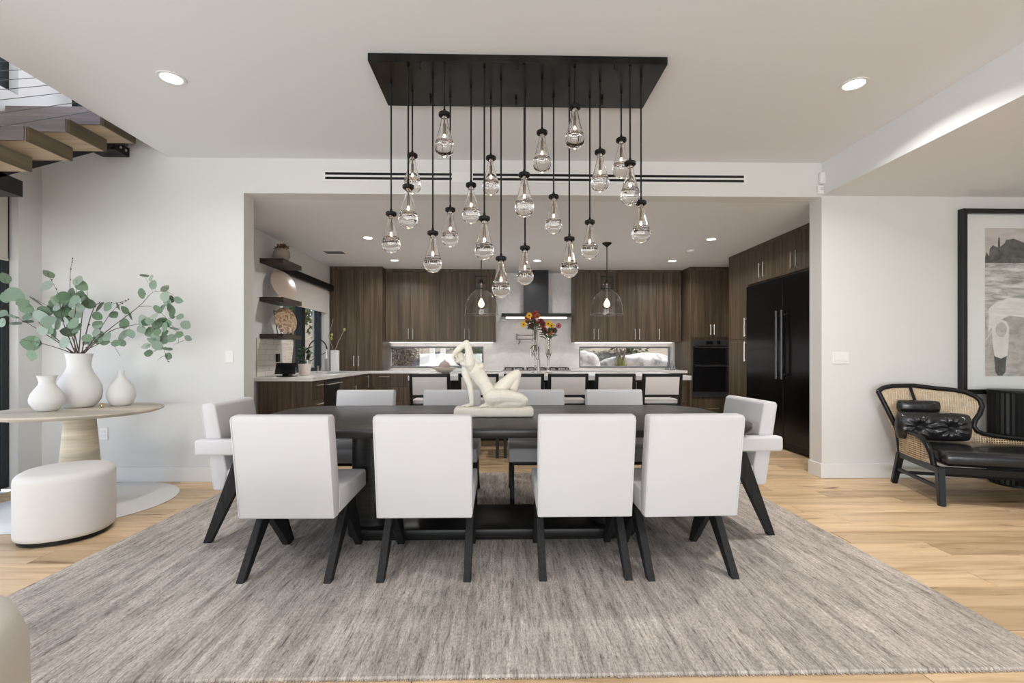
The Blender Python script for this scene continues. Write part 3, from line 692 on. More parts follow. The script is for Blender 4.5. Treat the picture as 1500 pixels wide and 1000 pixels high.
# ------------------------------------------------------------------ side wall shelves and their decor
sy0 = onX(380, 400, KL).y; sx1 = onY(415, 400, sy0).x; sy1 = onX(442, 400, sx1).y
SH = []
for v0, lab in ((384.7, 'dark wood floating shelf carrying the round vase, topmost of three'), (441.5, 'dark wood floating shelf carrying the leaning glass platter, middle of three'), (495.5, 'dark wood floating shelf carrying the plate on a stand, lowest of three')):
    z = onY(400, v0, sy0).z; SH.append(z + .056)
    tag(obj('floating_shelf', bx(KL + .001, sx1, sy0, sy1, z, z + .056, .002), shelfM), lab, 'shelf', 'floating kitchen shelves')
# round vase with dried moss
p = onY(416, 378, (sy0 + sy1) / 2); x, y, z = p.x - .03, (sy0 + sy1) / 2, SH[0]
sv = tag(obj('round_vase', lathe(B(), [(0, 0), (.055, 0), (.085, .03), (.103, .08), (.098, .13), (.075, .165), (.06, .175), (.055, .17), (.07, .155), (0, .15)], 28, (x, y, z)), P('speckled_stoneware', (.34, .30, .25), .8), smooth=True), 'speckled grey round stoneware vase on the top shelf', 'vase')
mo = thing('dried_moss', 'brown dried flower puff in the round vase on the shelf', 'dried flowers', (x, y, z + .16))
rr = random.Random(5); b = B()
for k in range(90):
    a, e = rr.uniform(0, 6.28), rr.uniform(.1, 1.4); L = rr.uniform(.06, .11); dv = Vector((math.cos(a) * math.cos(e), math.sin(a) * math.cos(e), math.sin(e) * .75))
    q = Vector((x, y, z + .158)); tube(b, [q, q + dv * L], .0015, 4); sphere(b, q + dv * L, .010, 6, 4)
o = obj('flower_heads', b, P('dried_brown', (.13, .085, .055), .9), mo); o['kind'] = 'stuff'
# glass platter leaning on the wall
x, y, z = KL + .11, (sy0 + sy1) / 2 + .02, SH[1]
b = B(); lathe(b, [(0, 0), (.10, .002), (.15, .012), (.195, .03), (.198, .034), (.15, .018), (.10, .008), (0, .006)], 36)
M = Matrix.Translation((x + .03, y, z + .19)) @ Matrix.Rotation(R(-22), 4, 'Z') @ Matrix.Rotation(R(72), 4, 'Y')
bmesh.ops.transform(b, matrix=M, verts=b.verts[:])
gp = tag(obj('glass_platter', b, P('pink_glass', (.50, .40, .33), .22, trans=.35), smooth=True), 'round amber glass platter leaning on the middle shelf', 'platter')
zmin = min((gp.matrix_basis @ v.co).z for v in gp.data.vertices); gp.location.z += z - zmin + .0005
# decorative plate on a stand
x, y, z = KL + .15, (sy0 + sy1) / 2 - .02, SH[2]
ps_ = thing('plate_stand', 'black metal stand holding the carved wooden plate on the lowest shelf', 'plate stand', (x, y, z))
b = B()
for s in (-.05, .05):
    tube(b, [(x - .10, y + s, z + .006), (x + .11, y + s, z + .006), (x + .11, y + s, z + .03)], .006, 6); tube(b, [(x - .02, y + s, z + .006), (x - .07, y + s, z + .30)], .006, 6)
obj('wire_frame', b, metalK, ps_, smooth=True)
obj('cross_bar', tube(B(), [(x - .07, y - .05, z + .30), (x - .07, y + .05, z + .30)], .006, 6), metalK, ps_, smooth=True)
b = B(); lathe(b, [(0, 0), (.10, .0), (.15, .006), (.17, .022), (.165, .026), (.14, .014), (0, .010)], 36)
bmesh.ops.transform(b, matrix=Matrix.Translation((x + .045, y, z + .205)) @ Matrix.Rotation(R(-25), 4, 'Z') @ Matrix.Rotation(R(80), 4, 'Y'), verts=b.verts[:])
carv = P('carved_wood', (.30, .19, .11), .6); n = noisetex(carv, (1, 1, 1), 22, 4, .7, 1.2); r_ = ramp(carv, n.outputs[0], [(.42, (.13, .07, .04)), (.52, (.38, .26, .16)), (.7, (.45, .32, .21))]); lk(carv, r_.outputs[0], bc(carv))
wp = tag(obj('wooden_plate', b, carv, smooth=True), 'carved brown wooden plate upright in the black stand', 'plate')
zmin = min((wp.matrix_basis @ v.co).z for v in wp.data.vertices); wp.location.z += z + .0125 - zmin
# things on the side counter
def cpt(u, v): return onZ(u, v, .92)
tb_ = thing('tablet', 'black tablet tilted on a stand by the tiles', 'tablet', (-2.66, 5.95, .92))
b = B(); box(b, -.12, .12, -.006, .006, 0, .17, .004, 2); bmesh.ops.transform(b, matrix=Matrix.Translation((-2.70, 5.93, .955)) @ Matrix.Rotation(R(14), 4, 'Z') @ Matrix.Rotation(R(-38), 4, 'X'), verts=b.verts[:])
obj('screen_slab', b, P('tablet_black', (.008, .008, .009), .15), tb_)
obj('stand_base', bx(-2.79, -2.60, 5.88, 6.05, .9205, .93, .004), metalK, tb_)
obj('stand_arm', prism(B(), [(5.93, .93), (6.04, .93), (6.0, 1.01)], 'x', -2.74, -2.66), metalK, tb_)
tag(obj('outlet_box', bx(KL + .015, KL + .045, 6.22, 6.29, 1.10, 1.21, .004), metalK), 'black outlet plate on the white tiles above the counter', 'outlet')
# herb pot
x, y = -2.66, 6.42
pt = tag(obj('plant_pot', lathe(B(), [(0, 0), (.062, 0), (.07, .01), (.082, .15), (.078, .152), (.07, .14), (0, .135)], 28, (x, y, .9205)), P('blush_ceramic', (.72, .62, .58), .5), smooth=True), 'blush white ceramic pot holding a green plant by the faucet', 'plant pot')
hp = thing('potted_plant', 'bushy dark green plant in the blush pot beside the sink', 'plant', (x, y, 1.055))
rr = random.Random(11)
lf = B(); vs_ = [lf.verts.new(q) for q in ((0, 0, 0), (.022, .03, .004), (.02, .065, .0), (0, .1, -.012), (-.02, .065, .0), (-.022, .03, .004))]
lf.faces.new(vs_); leafmesh = bpy.data.meshes.new('leaf'); lf.to_mesh(leafmesh); lf.free(); leafmesh.materials.append(P('dark_green_leaf', (.045, .09, .04), .5))
for k in range(46):
    a = rr.uniform(0, 6.28); h = rr.uniform(.02, .22); r = rr.uniform(.01, .05)
    o = bpy.data.objects.new('leaf', leafmesh); COL.objects.link(o); o.parent = hp
    o.location = (r * math.cos(a), r * math.sin(a), h); o.rotation_euler = (rr.uniform(-.3, .9), rr.uniform(-.4, .4), a - 1.57); s = rr.uniform(.7, 1.15); o.scale = (s, s, s)
b = B()
for k in range(6):
    a = k * 1.05; tube(b, [(x, y, 1.055), (x + .03 * math.cos(a), y + .03 * math.sin(a), 1.17), (x + .05 * math.cos(a), y + .05 * math.sin(a), 1.27)], .003, 5)
obj('stem', b, P('green_stem', (.09, .12, .05), .6), hp)
tag(obj('soap_bottle', lathe(B(), [(0, 0), (.028, 0), (.03, .01), (.03, .07), (.02, .09), (.010, .1), (.010, .115), (0, .115)], 20, (-2.72, 6.22, .9205)), P('pale_pink_glass', (.66, .55, .5), .3), smooth=True), 'small pale bottle standing between tablet and plant pot', 'bottle')
tag(obj('drinking_glass', lathe(B(), [(0, 0), (.028, 0), (.033, .08), (.031, .08), (.026, .006), (0, .006)], 20, (-2.82, 6.38, .9205)), P('blue_ink_glass', (.05, .07, .12), .2), smooth=True), 'small dark blue cup behind the plant pot by the window', 'cup')
# faucets
def faucet(name, label, x, y, z, H, reach, ang, r, mat, mat2, parent_mat=None):
    t = thing(name, label, 'faucet', (x, y, z))
    obj('base', lathe(B(), [(0, 0), (.028, 0), (.028, .012), (.022, .016), (.022, .19), (.018, .2), (0, .2)], 20, (x, y, z)), mat2, t, smooth=True)
    dx, dy = math.cos(ang), math.sin(ang)
    pts = [(x, y, z + .19)]; n = 14
    for k in range(n + 1):
        a = math.pi * k / n; pts.append((x + dx * reach * (1 - math.cos(a)) / 2, y + dy * reach * (1 - math.cos(a)) / 2, z + H - reach / 2 + math.sin(a) * reach / 2))
    ex, ey = x + dx * reach, y + dy * reach
    obj('gooseneck', tube(B(), pts, r, 8), mat, t, smooth=True)
    obj('spray_head', tube(B(), [(ex, ey, z + H - reach / 2 + .005), (ex, ey, z + H - reach / 2 - .06), (ex, ey, z + H - reach / 2 - .13)], [.013, .016, .02], 12), mat2, t, smooth=True)
    obj('guide_arm', tube(B(), [(x, y, z + .17), (ex, ey, z + H - reach / 2 - .03)], .005, 8), mat, t, smooth=True)
    obj('lever', tube(B(), [(x, y, z + .11), (x + dy * .09, y - dx * .09, z + .15)], .007, 8), mat2, t, smooth=True)
    return t
faucet('kitchen_faucet', 'tall pull-down spring faucet with dark hose at the side sink', -2.885, 7.1, .9205, .50, .30, -.2, .009, P('hose_black', (.03, .03, .03), .35, metal=.6), chromeM)
tag(obj('soap_dispenser', lathe(B(), [(0, 0), (.02, 0), (.02, .01), (.012, .015), (.012, .09), (.016, .1), (0, .105)], 16, (-2.87, 7.42, .9205)), chromeM, smooth=True), 'small nickel soap dispenser beside the side sink', 'dispenser')
# orchid-like branch vase
x, y = -2.80, 7.97
tag(obj('slab_vase', prism(B(), roundrect(x - .06, x + .06, y - .06, y + .06, .02, 4), 'z', .9205, 1.27, .004, 1), P('vase_white', (.78, .76, .74), .5), smooth=True), 'tall square white vase at the window end of the sink', 'vase')
bt = thing('branch_stems', 'two bare curving stems with a few yellow green buds in the square vase', 'branches', (x, y, 1.27))
b = B(); tube(b, [(x, y, 1.265), (x + .05, y, 1.40), (x + .16, y, 1.62)], .006, 6); tube(b, [(x - .02, y, 1.265), (x - .1, y - .02, 1.5), (x - .02, y - .02, 1.8)], .004, 6)
obj('stem', b, P('pale_stem', (.35, .28, .2), .7), bt, smooth=True)
for dx, dz in ((-.06, .2), (-.05, .26), (.16, .35)): obj('bud', sphere(B(), (x + dx, y, 1.27 + dz), (.02, .02, .03), 10, 8), P('bud_green', (.35, .38, .08), .6), bt, smooth=True)

# ------------------------------------------------------------------ cooking wall
a, c = onY(768, 400, 8.45).x, onY(803.5, 400, 8.45).x; ha, hc = onY(734.5, 464, 8.3).x, onY(837, 464, 8.3).x
hd = thing('range_hood', 'black chimney range hood with a lit slim canopy', 'range hood', ((ha + hc) / 2, 8.5, 1.82))
obj('chimney', bx(a, c, 8.45, KB, 1.93, KZ, .003), P('black_hood_steel', (.035, .035, .037), .3, metal=.8), hd)
obj('canopy', bx(ha, hc, 8.3, KB, 1.865, 1.93, .004), P('black_hood_glass', (.01, .01, .01), .12), hd)
obj('light_bar', bx(ha + .08, hc - .08, 8.31, 8.42, 1.842, 1.8649, .003), P('hood_led', (1, 1, 1), .4, emit=(1, .86, .76), es=3), hd)
obj('filter_panel', bx(ha + .1, hc - .1, 8.44, 8.74, 1.85, 1.865, .003), chromeM, hd)
ck = thing('cooktop', 'black gas cooktop with steel knobs under the hood', 'cooktop', (.63, 8.5, .92))
x0, x1 = onY(737, 540, 8.45).x, onY(834, 540, 8.45).x
obj('pan', bx(x0, x1, 8.25, 8.72, .9205, .932, .003), steelD, ck)
for k in range(3):
    cx = x0 + (k + .5) * (x1 - x0) / 3; b = B()
    for s in (-.16, 0, .16): box(b, cx + s - .008, cx + s + .008, 8.30, 8.68, .955, .968)
    for s in (8.31, 8.49, 8.67): box(b, cx - .175, cx + .175, s - .008, s + .008, .955, .968)
    for s in (-.16, .16):
        for q in (8.31, 8.67): box(b, cx + s - .008, cx + s + .008, q - .008, q + .008, .932, .956)
    obj('grate', b, metalK, ck)
    for q in (8.39, 8.6): obj('burner', lathe(B(), [(0, .02), (.035, .02), (.04, .01), (.05, 0)], 18, (cx, q, .932)), metalK, ck, smooth=True)
for k in range(5): 
    cx = x0 + .2 + k * (x1 - x0 - .4) / 4; obj('knob', lathe(B(), [(0, .03), (.017, .03), (.02, 0)], 14, (cx, 8.272, .932)), chromeM, ck, smooth=True)
pf = thing('pot_filler', 'brushed nickel folding pot filler on the stone backsplash', 'pot filler', (.4, KB, 1.3))
q = lambda u, v, y=8.68: tuple(onY(u, v, y))
e = q(757, 491); f_ = q(783, 491); g = q(783, 498); h = q(761, 498)
obj('wall_flange', tube(B(), [(f_[0], KB, f_[2]), (f_[0], KB - .02, f_[2])], .03, 16), P('satin_nickel', (.30, .29, .28), .3, metal=1), pf, smooth=True)
obj('arm', tube(B(), [(f_[0], KB - .02, f_[2]), f_, e], .011, 10), P('satin_nickel', (.30, .29, .28), .3, metal=1), pf, smooth=True)
obj('arm', tube(B(), [(e[0], e[1], e[2] + .03), (e[0], e[1], e[2] - .08)], .014, 10), P('satin_nickel', (.30, .29, .28), .3, metal=1), pf, smooth=True)
obj('arm', tube(B(), [(e[0], e[1], e[2] - .075), (f_[0] + .02, 8.6, e[2] - .075)], .010, 10), P('satin_nickel', (.30, .29, .28), .3, metal=1), pf, smooth=True)
obj('spout', tube(B(), [(e[0] + .05, 8.66, e[2] - .06), (e[0] + .05, 8.63, e[2] - .12), (e[0] + .03, 8.62, e[2] - .17)], .011, 10), P('satin_nickel', (.30, .29, .28), .3, metal=1), pf, smooth=True)

# ------------------------------------------------------------------ island, stools, island objects
IX0, IX1, IY0, IY1, IZ = -1.22, 2.50, 6.15, 7.36, .92
isl = thing('kitchen_island', 'long dark island cabinet under a thick white top', 'island', ((IX0 + IX1) / 2, 6.8, 0))
isM = woodmat('dark_island_wood', (.010, .009, .008), (.018, .016, .014), (.03, .026, .023), (26, 26, .9), 1.0, .45)
obj('body', bx(IX0 + .12, IX1 - .12, 6.52, IY1 - .04, .09, IZ - .06), isM, isl)
obj('plinth', bx(IX0 + .16, IX1 - .16, 6.58, IY1 - .1, .0, .09), metalK, isl)
obj('side_panel', bx(IX1 - .12, IX1 - .098, 6.52, IY1 - .04, .0, IZ - .06, .002), cabM, isl)
obj('side_panel', bx(IX0 + .098, IX0 + .12, 6.52, IY1 - .04, .0, IZ - .06, .002), cabM, isl)
mp = mapper('y-', 6.52); nD = 6; wD = (IX1 - IX0 - .24) / nD
for k in range(nD):
    a = IX0 + .12 + k * wD; dd = obj('door', fbox(mp, a + .002, a + wD - .002, .001, .021, .1, IZ - .065, .002), isM, isl)
    handle(mp, a + (.06 if k % 2 else wD - .06), .62, .82, dd)
tag(obj('island_countertop', bx(IX0, IX1, IY0, IY1, IZ - .06, IZ, .004), quartzM), 'thick white quartz top of the kitchen island', 'countertop')

def make_stool():
    t = thing('bar_stool', '', 'stool', group='bar stools at the island'); W = .236
    kM = P('stool_black', (.008, .009, .008), .4, spec=.3); padM = P('stool_pad', (.70, .66, .64), .85, spec=.2)
    for s in (-1, 1):
        x0, x1 = (W - .034, W) if s > 0 else (-W, -W + .034)
        obj('back_post', prism(B(), [(-.10, 0), (-.06, 0), (.04, .60), (-.012, .975), (-.05, .975), (-.004, .60)], 'x', x0, x1, .003, 1), kM, t)
        obj('leg', bx(x0, x1, .40, .435, 0, .60, .003), kM, t)
        obj('side_stretcher', bx(x0 + .006, x1 - .006, -.03, .405, .20, .225, .002), kM, t)
    obj('top_rail', bx(-W + .030, W - .030, -.05, -.014, .935, .974, .004), kM, t)
    obj('lower_rail', bx(-W + .030, W - .030, -.022, .014, .695, .725, .003), kM, t)
    obj('back_pad', prism(B(), [(-.018, .722), (-.046, .938), (.0, .938), (.028, .722)], 'x', -W + .035, W - .035, .008, 2), padM, t, smooth=True)
    obj('seat_frame', bx(-W + .002, W - .002, .0, .43, .565, .61, .004), kM, t)
    obj('seat_pad', bx(-W + .012, W - .012, .03, .44, .611, .665, .018, 3), padM, t, smooth=True, angle=60)
    obj('foot_rail', bx(-W + .034, W - .034, .405, .43, .24, .27, .002), kM, t)
    obj('rear_stretcher', bx(-W + .034, W - .034, -.045, -.02, .30, .33, .002), kM, t)
    return t
su = [631, 701.5, 767, 831, 899, 967]
ordn = ['sixth', 'fifth', 'fourth', 'third', 'second', 'first']
sl = make_stool()
for k, u in enumerate(su):
    p = onY(u, 550, 5.58); lab = 'black framed counter stool with pale pad, %s from the refrigerator side' % ordn[k]
    if k == 0: sl.location = (p.x, 5.53, 0); sl['label'] = lab
    else: dup(sl, (p.x, 5.53, 0), 0, lab)

# dome pendants
domeg = pane_mat(); domeg.name = 'dome_glass'
for u, lab in ((705, 'clear glass dome pendant over the island on the pantry side'), (889, 'clear glass dome pendant over the island on the oven side')):
    Y = 6.40; p = onY(u, 432, Y); z0 = onY(u, 461, Y).z; x = p.x
    t = thing('dome_pendant', lab, 'pendant light', (x, Y, z0), 'dome pendants over the island')
    Rd = .225; prof = [(Rd + .004, 0), (Rd, .02), (Rd * .985, .09), (Rd * .93, .16), (Rd * .82, .225), (Rd * .62, .285), (Rd * .40, .32), (.065, .34), (.055, .36), (.05, .40), (.06, .43), (.05, .44)]
    obj('glass_dome', lathe(B(), prof, 40, (x, Y, z0)), domeg, t, smooth=True, recalc=False)
    obj('dome_rim', lathe(B(), [(Rd + .002, .0), (Rd + .006, .003), (Rd + .002, .006), (Rd - .002, .003), (Rd + .002, .0)], 40, (x, Y, z0)), glassM, t, smooth=True)
    b = B()
    for s in (-1, 1): box(b, x + s * .078 - .006, x + s * .078 + .006, Y - .012, Y + .012, z0 + .36, z0 + .525)
    box(b, x - .084, x + .084, Y - .012, Y + .012, z0 + .515, z0 + .53); box(b, x - .084, x + .084, Y - .014, Y + .014, z0 + .35, z0 + .365)
    obj('yoke', b, bronzeM, t)
    obj('neck_cap', lathe(B(), [(0, .47), (.03, .47), (.035, .45), (.055, .442), (.055, .43), (0, .43)], 20, (x, Y, z0)), bronzeM, t, smooth=True)
    obj('lamp_socket', tube(B(), [(x, Y, z0 + .44), (x, Y, z0 + .22)], .011, 10), brassM, t, smooth=True)
    obj('bulb', lathe(B(), [(0, .10), (.02, .105), (.036, .125), (.04, .15), (.03, .18), (.014, .205), (.012, .22)], 18, (x, Y, z0)), bulb2M, t, smooth=True)
    obj('rod', tube(B(), [(x, Y, z0 + .46), (x, Y, KZ - .02)], .007, 8), bronzeM, t, smooth=True)
    obj('ceiling_cup', lathe(B(), [(.007, -.06), (.02, -.045), (.06, -.015), (.065, 0)], 24, (x, Y, KZ)), bronzeM, t, smooth=True)

# flower vases on the island
rr = random.Random(21)
petal_cols = [('petal_red', (.33, .035, .03)), ('petal_burgundy', (.13, .015, .03)), ('petal_yellow', (.80, .48, .03)), ('petal_rust', (.42, .12, .04)), ('petal_pink', (.45, .12, .15))]
def flowers(u, vbase, vrim, label_v, label_f, heads, Y=7.18):
    p = onZ(u, 545, .9205); x = onY(u, 500, Y).x; zb = IZ + .0005; zr = onY(u, vrim, Y).z; H = zr - zb
    b = B(); lathe(b, [(0, 0), (.05, 0), (.052, .008), (.02, .018), (.013, .05), (.012, H * .40), (.03, H * .47), (.042, H * .55), (.040, H * .75), (.045, H), (.042, H), (.036, H * .75), (.037, H * .56), (.02, H * .50), (0, H * .49)], 24, (x, Y, zb))
    tag(obj('glass_vase', b, glassM, smooth=True), label_v, 'vase')
    f = thing('flower_bouquet', label_f, 'flowers', (x, Y, zb + H * .52))
    b = B()
    for k in range(14):
        a = rr.uniform(0, 6.28); tube(b, [(x + .02 * math.cos(a + 2), Y + .02 * math.sin(a + 2), zb + H * .515), (x + .025 * math.cos(a), Y + .025 * math.sin(a), zb + H), (x + .07 * math.cos(a), Y + .07 * math.sin(a), zb + H + .1)], .0035, 5)
    obj('stem', b, P('flower_stem', (.10, .14, .04), .6), f)
    for (hu, hv, c) in heads:
        q_ = onY(hu, hv, Y + rr.uniform(-.06, .06)); b = B()
        nP = 11
        for k in range(nP):
            a = 2 * math.pi * k / nP
            dv = Vector((math.cos(a), -.55 + .3 * rr.random(), math.sin(a))).normalized(); up = Vector((0, -1, .25)).normalized(); sd = dv.cross(up).normalized()
            r = .052; v1 = [b.verts.new(q_ + m_) for m_ in (dv * .006, dv * r * .6 + sd * r * .3, dv * r * 1.05, dv * r * .6 - sd * r * .3)]; b.faces.new(v1)
        hd_ = obj('flower_head', b, P(*petal_cols[c], .6), f)
        obj('flower_eye', sphere(B(), q_ + Vector((0, -.012, 0)), (.012, .008, .012), 8, 6), P('flower_eye_brown', (.06, .03, .015), .8), hd_, smooth=True)
    for k in range(40):
        o = bpy.data.objects.new('leaf', leafmesh); COL.objects.link(o); o.parent = f
        a = rr.uniform(0, 6.28); o.location = Vector((.05 * math.cos(a), .05 * math.sin(a), H * .48 + rr.uniform(-.02, .11))); o.rotation_euler = (rr.uniform(.0, 1.1), rr.uniform(-.5, .5), a - 1.57)
flowers(784, 545, 482, 'tall stemmed glass vase on the island, the taller bouquet', 'red and yellow cut flowers in the taller glass vase', [(767, 475, 2), (773, 470, 1), (781, 466, 0), (787, 463, 3), (792, 470, 0), (778, 477, 1), (786, 474, 0), (795, 477, 3), (772, 466, 3), (784, 459, 0), (775, 462, 2)])
flowers(803.5, 545, 495, 'shorter stemmed glass vase on the island beside the taller bouquet', 'yellow and maroon cut flowers in the shorter glass vase', [(808, 477, 2), (803, 474, 2), (818, 477, 4), (795, 474, 1), (797, 483, 1), (812, 484, 1), (805, 486, 3)], Y=7.02)
faucet('island_faucet', 'slim dark gooseneck faucet rising behind the island vases', onY(789, 540, 7.30).x, 7.27, IZ + .0005, .42, .12, math.pi, .009, steelD, chromeM)
# bowl with gourd, shallow plate
x, y = onZ(656, 545, IZ).x, 7.05
tag(obj('serving_bowl', lathe(B(), [(0, 0), (.07, 0), (.08, .008), (.14, .05), (.19, .085), (.187, .088), (.13, .055), (.07, .016), (0, .012)], 36, (x, y, IZ + .0005)), P('taupe_bowl', (.55, .49, .42), .5), smooth=True), 'wide taupe bowl on the island behind the statue', 'bowl')
tag(obj('gourd', lathe(B(), [(0, 0), (.05, .005), (.085, .05), (.09, .09), (.07, .14), (.03, .165), (.012, .175), (.01, .2), (0, .2)], 24, (x, y, IZ + .013)), P('mauve_gourd', (.38, .30, .29), .6), smooth=True), 'mauve grey gourd sitting in the taupe bowl', 'gourd')
x, y = onZ(634, 546.5, IZ).x, 6.75
tag(obj('white_platter', lathe(B(), [(0, 0), (.10, 0), (.17, .014), (.168, .018), (.10, .006), (0, .006)], 36, (x, y, IZ + .0005)), P('glossy_white', (.8, .8, .79), .15), smooth=True), 'flat glossy white platter on the island next to the taupe bowl', 'platter')
# tumblers on the back counter by the oven side window
for k, (u, h) in enumerate(((977, .14), (984, .17), (989, .10))):
    x = onY(u, 538, 8.45 + .05 * k).x
    tag(obj('glass_bottle', lathe(B(), [(0, 0), (.028, 0), (.03, .01), (.03, h * .6), (.012, h * .8), (.012, h), (.010, h), (.010, h * .8), (.027, h * .58), (.026, .012), (0, .012)], 18, (x, 8.45 + .05 * k, .9205)), glassM, smooth=True), ('%s clear glass bottle on the counter by the oven side window' % ('middle-height', 'tallest', 'shortest')[k]), 'bottle', 'glass bottles on the back counter')

# ------------------------------------------------------------------ statue on the table
def rc(bm, p0, r0, p1, r1, n=14):
    r0, r1 = r0 * 1.09 + .0008, r1 * 1.09 + .0008; p0, p1 = Vector(p0), Vector(p1); tube(bm, [p0, p1], [r0, r1], n); sphere(bm, p0, r0, n, 10); sphere(bm, p1, r1, n, 10)
def chain(bm, pts):
    for (p, r), (q, s) in zip(pts, pts[1:]): rc(bm, p, r, q, s)
sp0 = onZ(664, 612, TZ); sY = sp0.y + .085
stt = thing('statue', 'cream sculpture of a reclining nude figure with one arm raised, on the table', 'statue', (sp0.x + .275, sY, TZ + .0005))
b = B(); rr = random.Random(2)
box(b, 0, .553, -.085, .085, 0, .068, .022, 4)
for v in b.verts: v.co += noise.noise_vector(v.co * 14) * .004
for v in b.verts: v.co.z = max(v.co.z, 0)
for v in b.verts: v.co += Vector((sp0.x, sY, TZ + .0005))
obj('plinth', b, creamM, stt, smooth=True, angle=60)
b = B()
# trunk
chain(b, [((.262, 0, .135), .052), ((.238, 0, .175), .045), ((.212, -.002, .225), .041), ((.180, -.003, .275), .047), ((.150, -.004, .322), .054), ((.118, -.002, .362), .043), ((.088, 0, .382), .026), ((.062, 0, .398), .021)])
sphere(b, (.262, -.028, .128), (.052, .042, .05)); sphere(b, (.262, .028, .132), (.052, .042, .05))
sphere(b, (.186, -.03, .352), (.026, .024, .024)); sphere(b, (.184, .03, .356), (.026, .024, .024))
sphere(b, (.245, 0, .165), (.05, .05, .05))
sphere(b, (.115, -.045, .352), (.03, .026, .034)); sphere(b, (.090, .04, .345), (.032, .028, .034))
# head, thrown back, hair knot, face
hm = Matrix.Rotation(R(-28), 3, 'Y')
sphere(b, (.040, -.002, .414), (.033, .032, .044), 18, 14, hm)
sphere(b, (.024, -.004, .398), (.027, .026, .028)); sphere(b, (.060, .002, .372), (.024, .026, .020)); sphere(b, (.072, -.014, .362), (.012, .012, .012))
sphere(b, (.018, -.026, .410), (.006, .009, .012)); sphere(b, (.030, -.034, .42), (.007, .004, .005)); sphere(b, (.012, -.02, .392), (.008, .01, .005)); sphere(b, (.060, -.03, .398), (.006, .005, .011))
# raised arm
chain(b, [((.112, -.048, .368), .030), ((.110, -.05, .42), .027), ((.102, -.048, .47), .0225), ((.088, -.045, .512), .0205), ((.050, -.042, .489), .0205), ((.016, -.045, .455), .0165), ((.0, -.045, .435), .012)])
for k in range(4): chain(b, [((.0, -.045 + (k - 1.5) * .008, .432), .0065), ((-.006 + k * .002, -.047 + (k - 1.5) * .008, .412), .0055), ((.004 + k * .002, -.05 + (k - 1.5) * .008, .394), .0045)])
chain(b, [((.002, -.045, .434), .006), ((.014, -.05, .424), .0055), ((.02, -.048, .412), .005)])
# supporting arm and hand
chain(b, [((.082, .035, .345), .031), ((.076, .03, .30), .027), ((.092, .022, .255), .023), ((.107, .018, .22), .0205), ((.116, .012, .16), .0185), ((.121, .008, .11), .0145), ((.120, .006, .088), .0145)])
sphere(b, (.108, .004, .078), (.026, .02, .012))
for k in range(4): chain(b, [((.092, .004 + (k - 1.5) * .009, .078), .0065), ((.066, .002 + (k - 1.5) * .012, .074), .0055), ((.046 + abs(k - 1.5) * .006, .0 + (k - 1.5) * .014, .071), .0045)])
chain(b, [((.112, -.012, .078), .006), ((.098, -.026, .074), .0055), ((.084, -.03, .071), .005)])
# kneeling near leg
chain(b, [((.268, -.028, .135), .056), ((.33, -.036, .142), .050), ((.40, -.042, .137), .042), ((.458, -.046, .126), .036), ((.482, -.046, .112), .031), ((.45, -.046, .098), .030), ((.38, -.042, .098), .031), ((.32, -.038, .092), .025), ((.272, -.034, .086), .017), ((.25, -.034, .085), .017)])
chain(b, [((.256, -.034, .092), .018), ((.225, -.036, .083), .014), ((.195, -.038, .076), .011)])
for k in range(5): rc(b, (.198, -.052 + k * .007, .075), .0055, (.18 + k * .002, -.054 + k * .0075, .072), .0045, 8)
# raised far leg
chain(b, [((.285, .03, .155), .050), ((.335, .036, .205), .045), ((.395, .04, .262), .038), ((.437, .042, .293), .031), ((.432, .046, .255), .029), ((.418, .05, .20), .030), ((.405, .052, .14), .022), ((.398, .052, .095), .016)])
chain(b, [((.396, .052, .085), .017), ((.43, .052, .078), .015), ((.465, .052, .074), .011)])
for k in range(5): rc(b, (.466, .038 + k * .007, .074), .0055, (.484 - k * .002, .037 + k * .0075, .072), .0045, 8)
for v in b.verts: v.co += Vector((sp0.x, sY, TZ + .0005))
fg = obj('figure', b, creamM, stt, smooth=True, angle=180)
md = fg.modifiers.new('remesh', 'REMESH'); md.mode = 'VOXEL'; md.voxel_size = .0027; md.use_smooth_shade = True
ms = fg.modifiers.new('smooth', 'SMOOTH'); ms.factor = .5; ms.iterations = 7

# ------------------------------------------------------------------ round table by the door, vases, eucalyptus
tc_ = Vector((-3.37, 3.84, 0))
tag(obj('round_mat', lathe(B(), [(0, .0005), (.646, .0005), (.65, .003), (.646, .005), (0, .005)], 64, tc_), matM, smooth=True), 'round white mat on the floor under the pedestal table', 'mat')
rt = thing('pedestal_table', 'round pale wood table on a tapering pedestal by the sliding door', 'table', (tc_.x, tc_.y, .0055))
obj('tabletop', lathe(B(), [(0, .722), (.49, .722), (.535, .738), (.545, .748), (.54, .757), (.53, .76), (0, .76)], 72, tc_), tabletopM, rt, smooth=True, angle=30)
obj('pedestal', lathe(B(), [(0, .0055), (.146, .0055), (.149, .02), (.145, .08), (.117, .45), (.098, .70), (.098, .722), (0, .722)], 48, tc_), pedM, rt, smooth=True)
def vase(name, label, u, vb, wpx, prof, mat=ceramM):
    """prof: (radius, height) in pixel units measured on the photograph"""
    p = onZ(u, vb, .7605); sc = p.y / F; r0 = prof[0][0] * sc * .75
    kk = 1 + r0 * .8 / p.y; c = Vector((p.x * kk, p.y * kk, .7605)); sc = c.y / F
    pr = [(0, 0)] + [(r * sc * .75, h * sc) for r, h in prof]; pr += [(pr[-1][0] - .006, pr[-1][1]), (pr[-1][0] - .012, pr[-1][1] - .04), (0, pr[-1][1] - .06)]
    b = lathe(B(), pr, 40, c)
    tag(obj(name, b, mat, smooth=True, angle=50), label, 'vase'); return c, sc
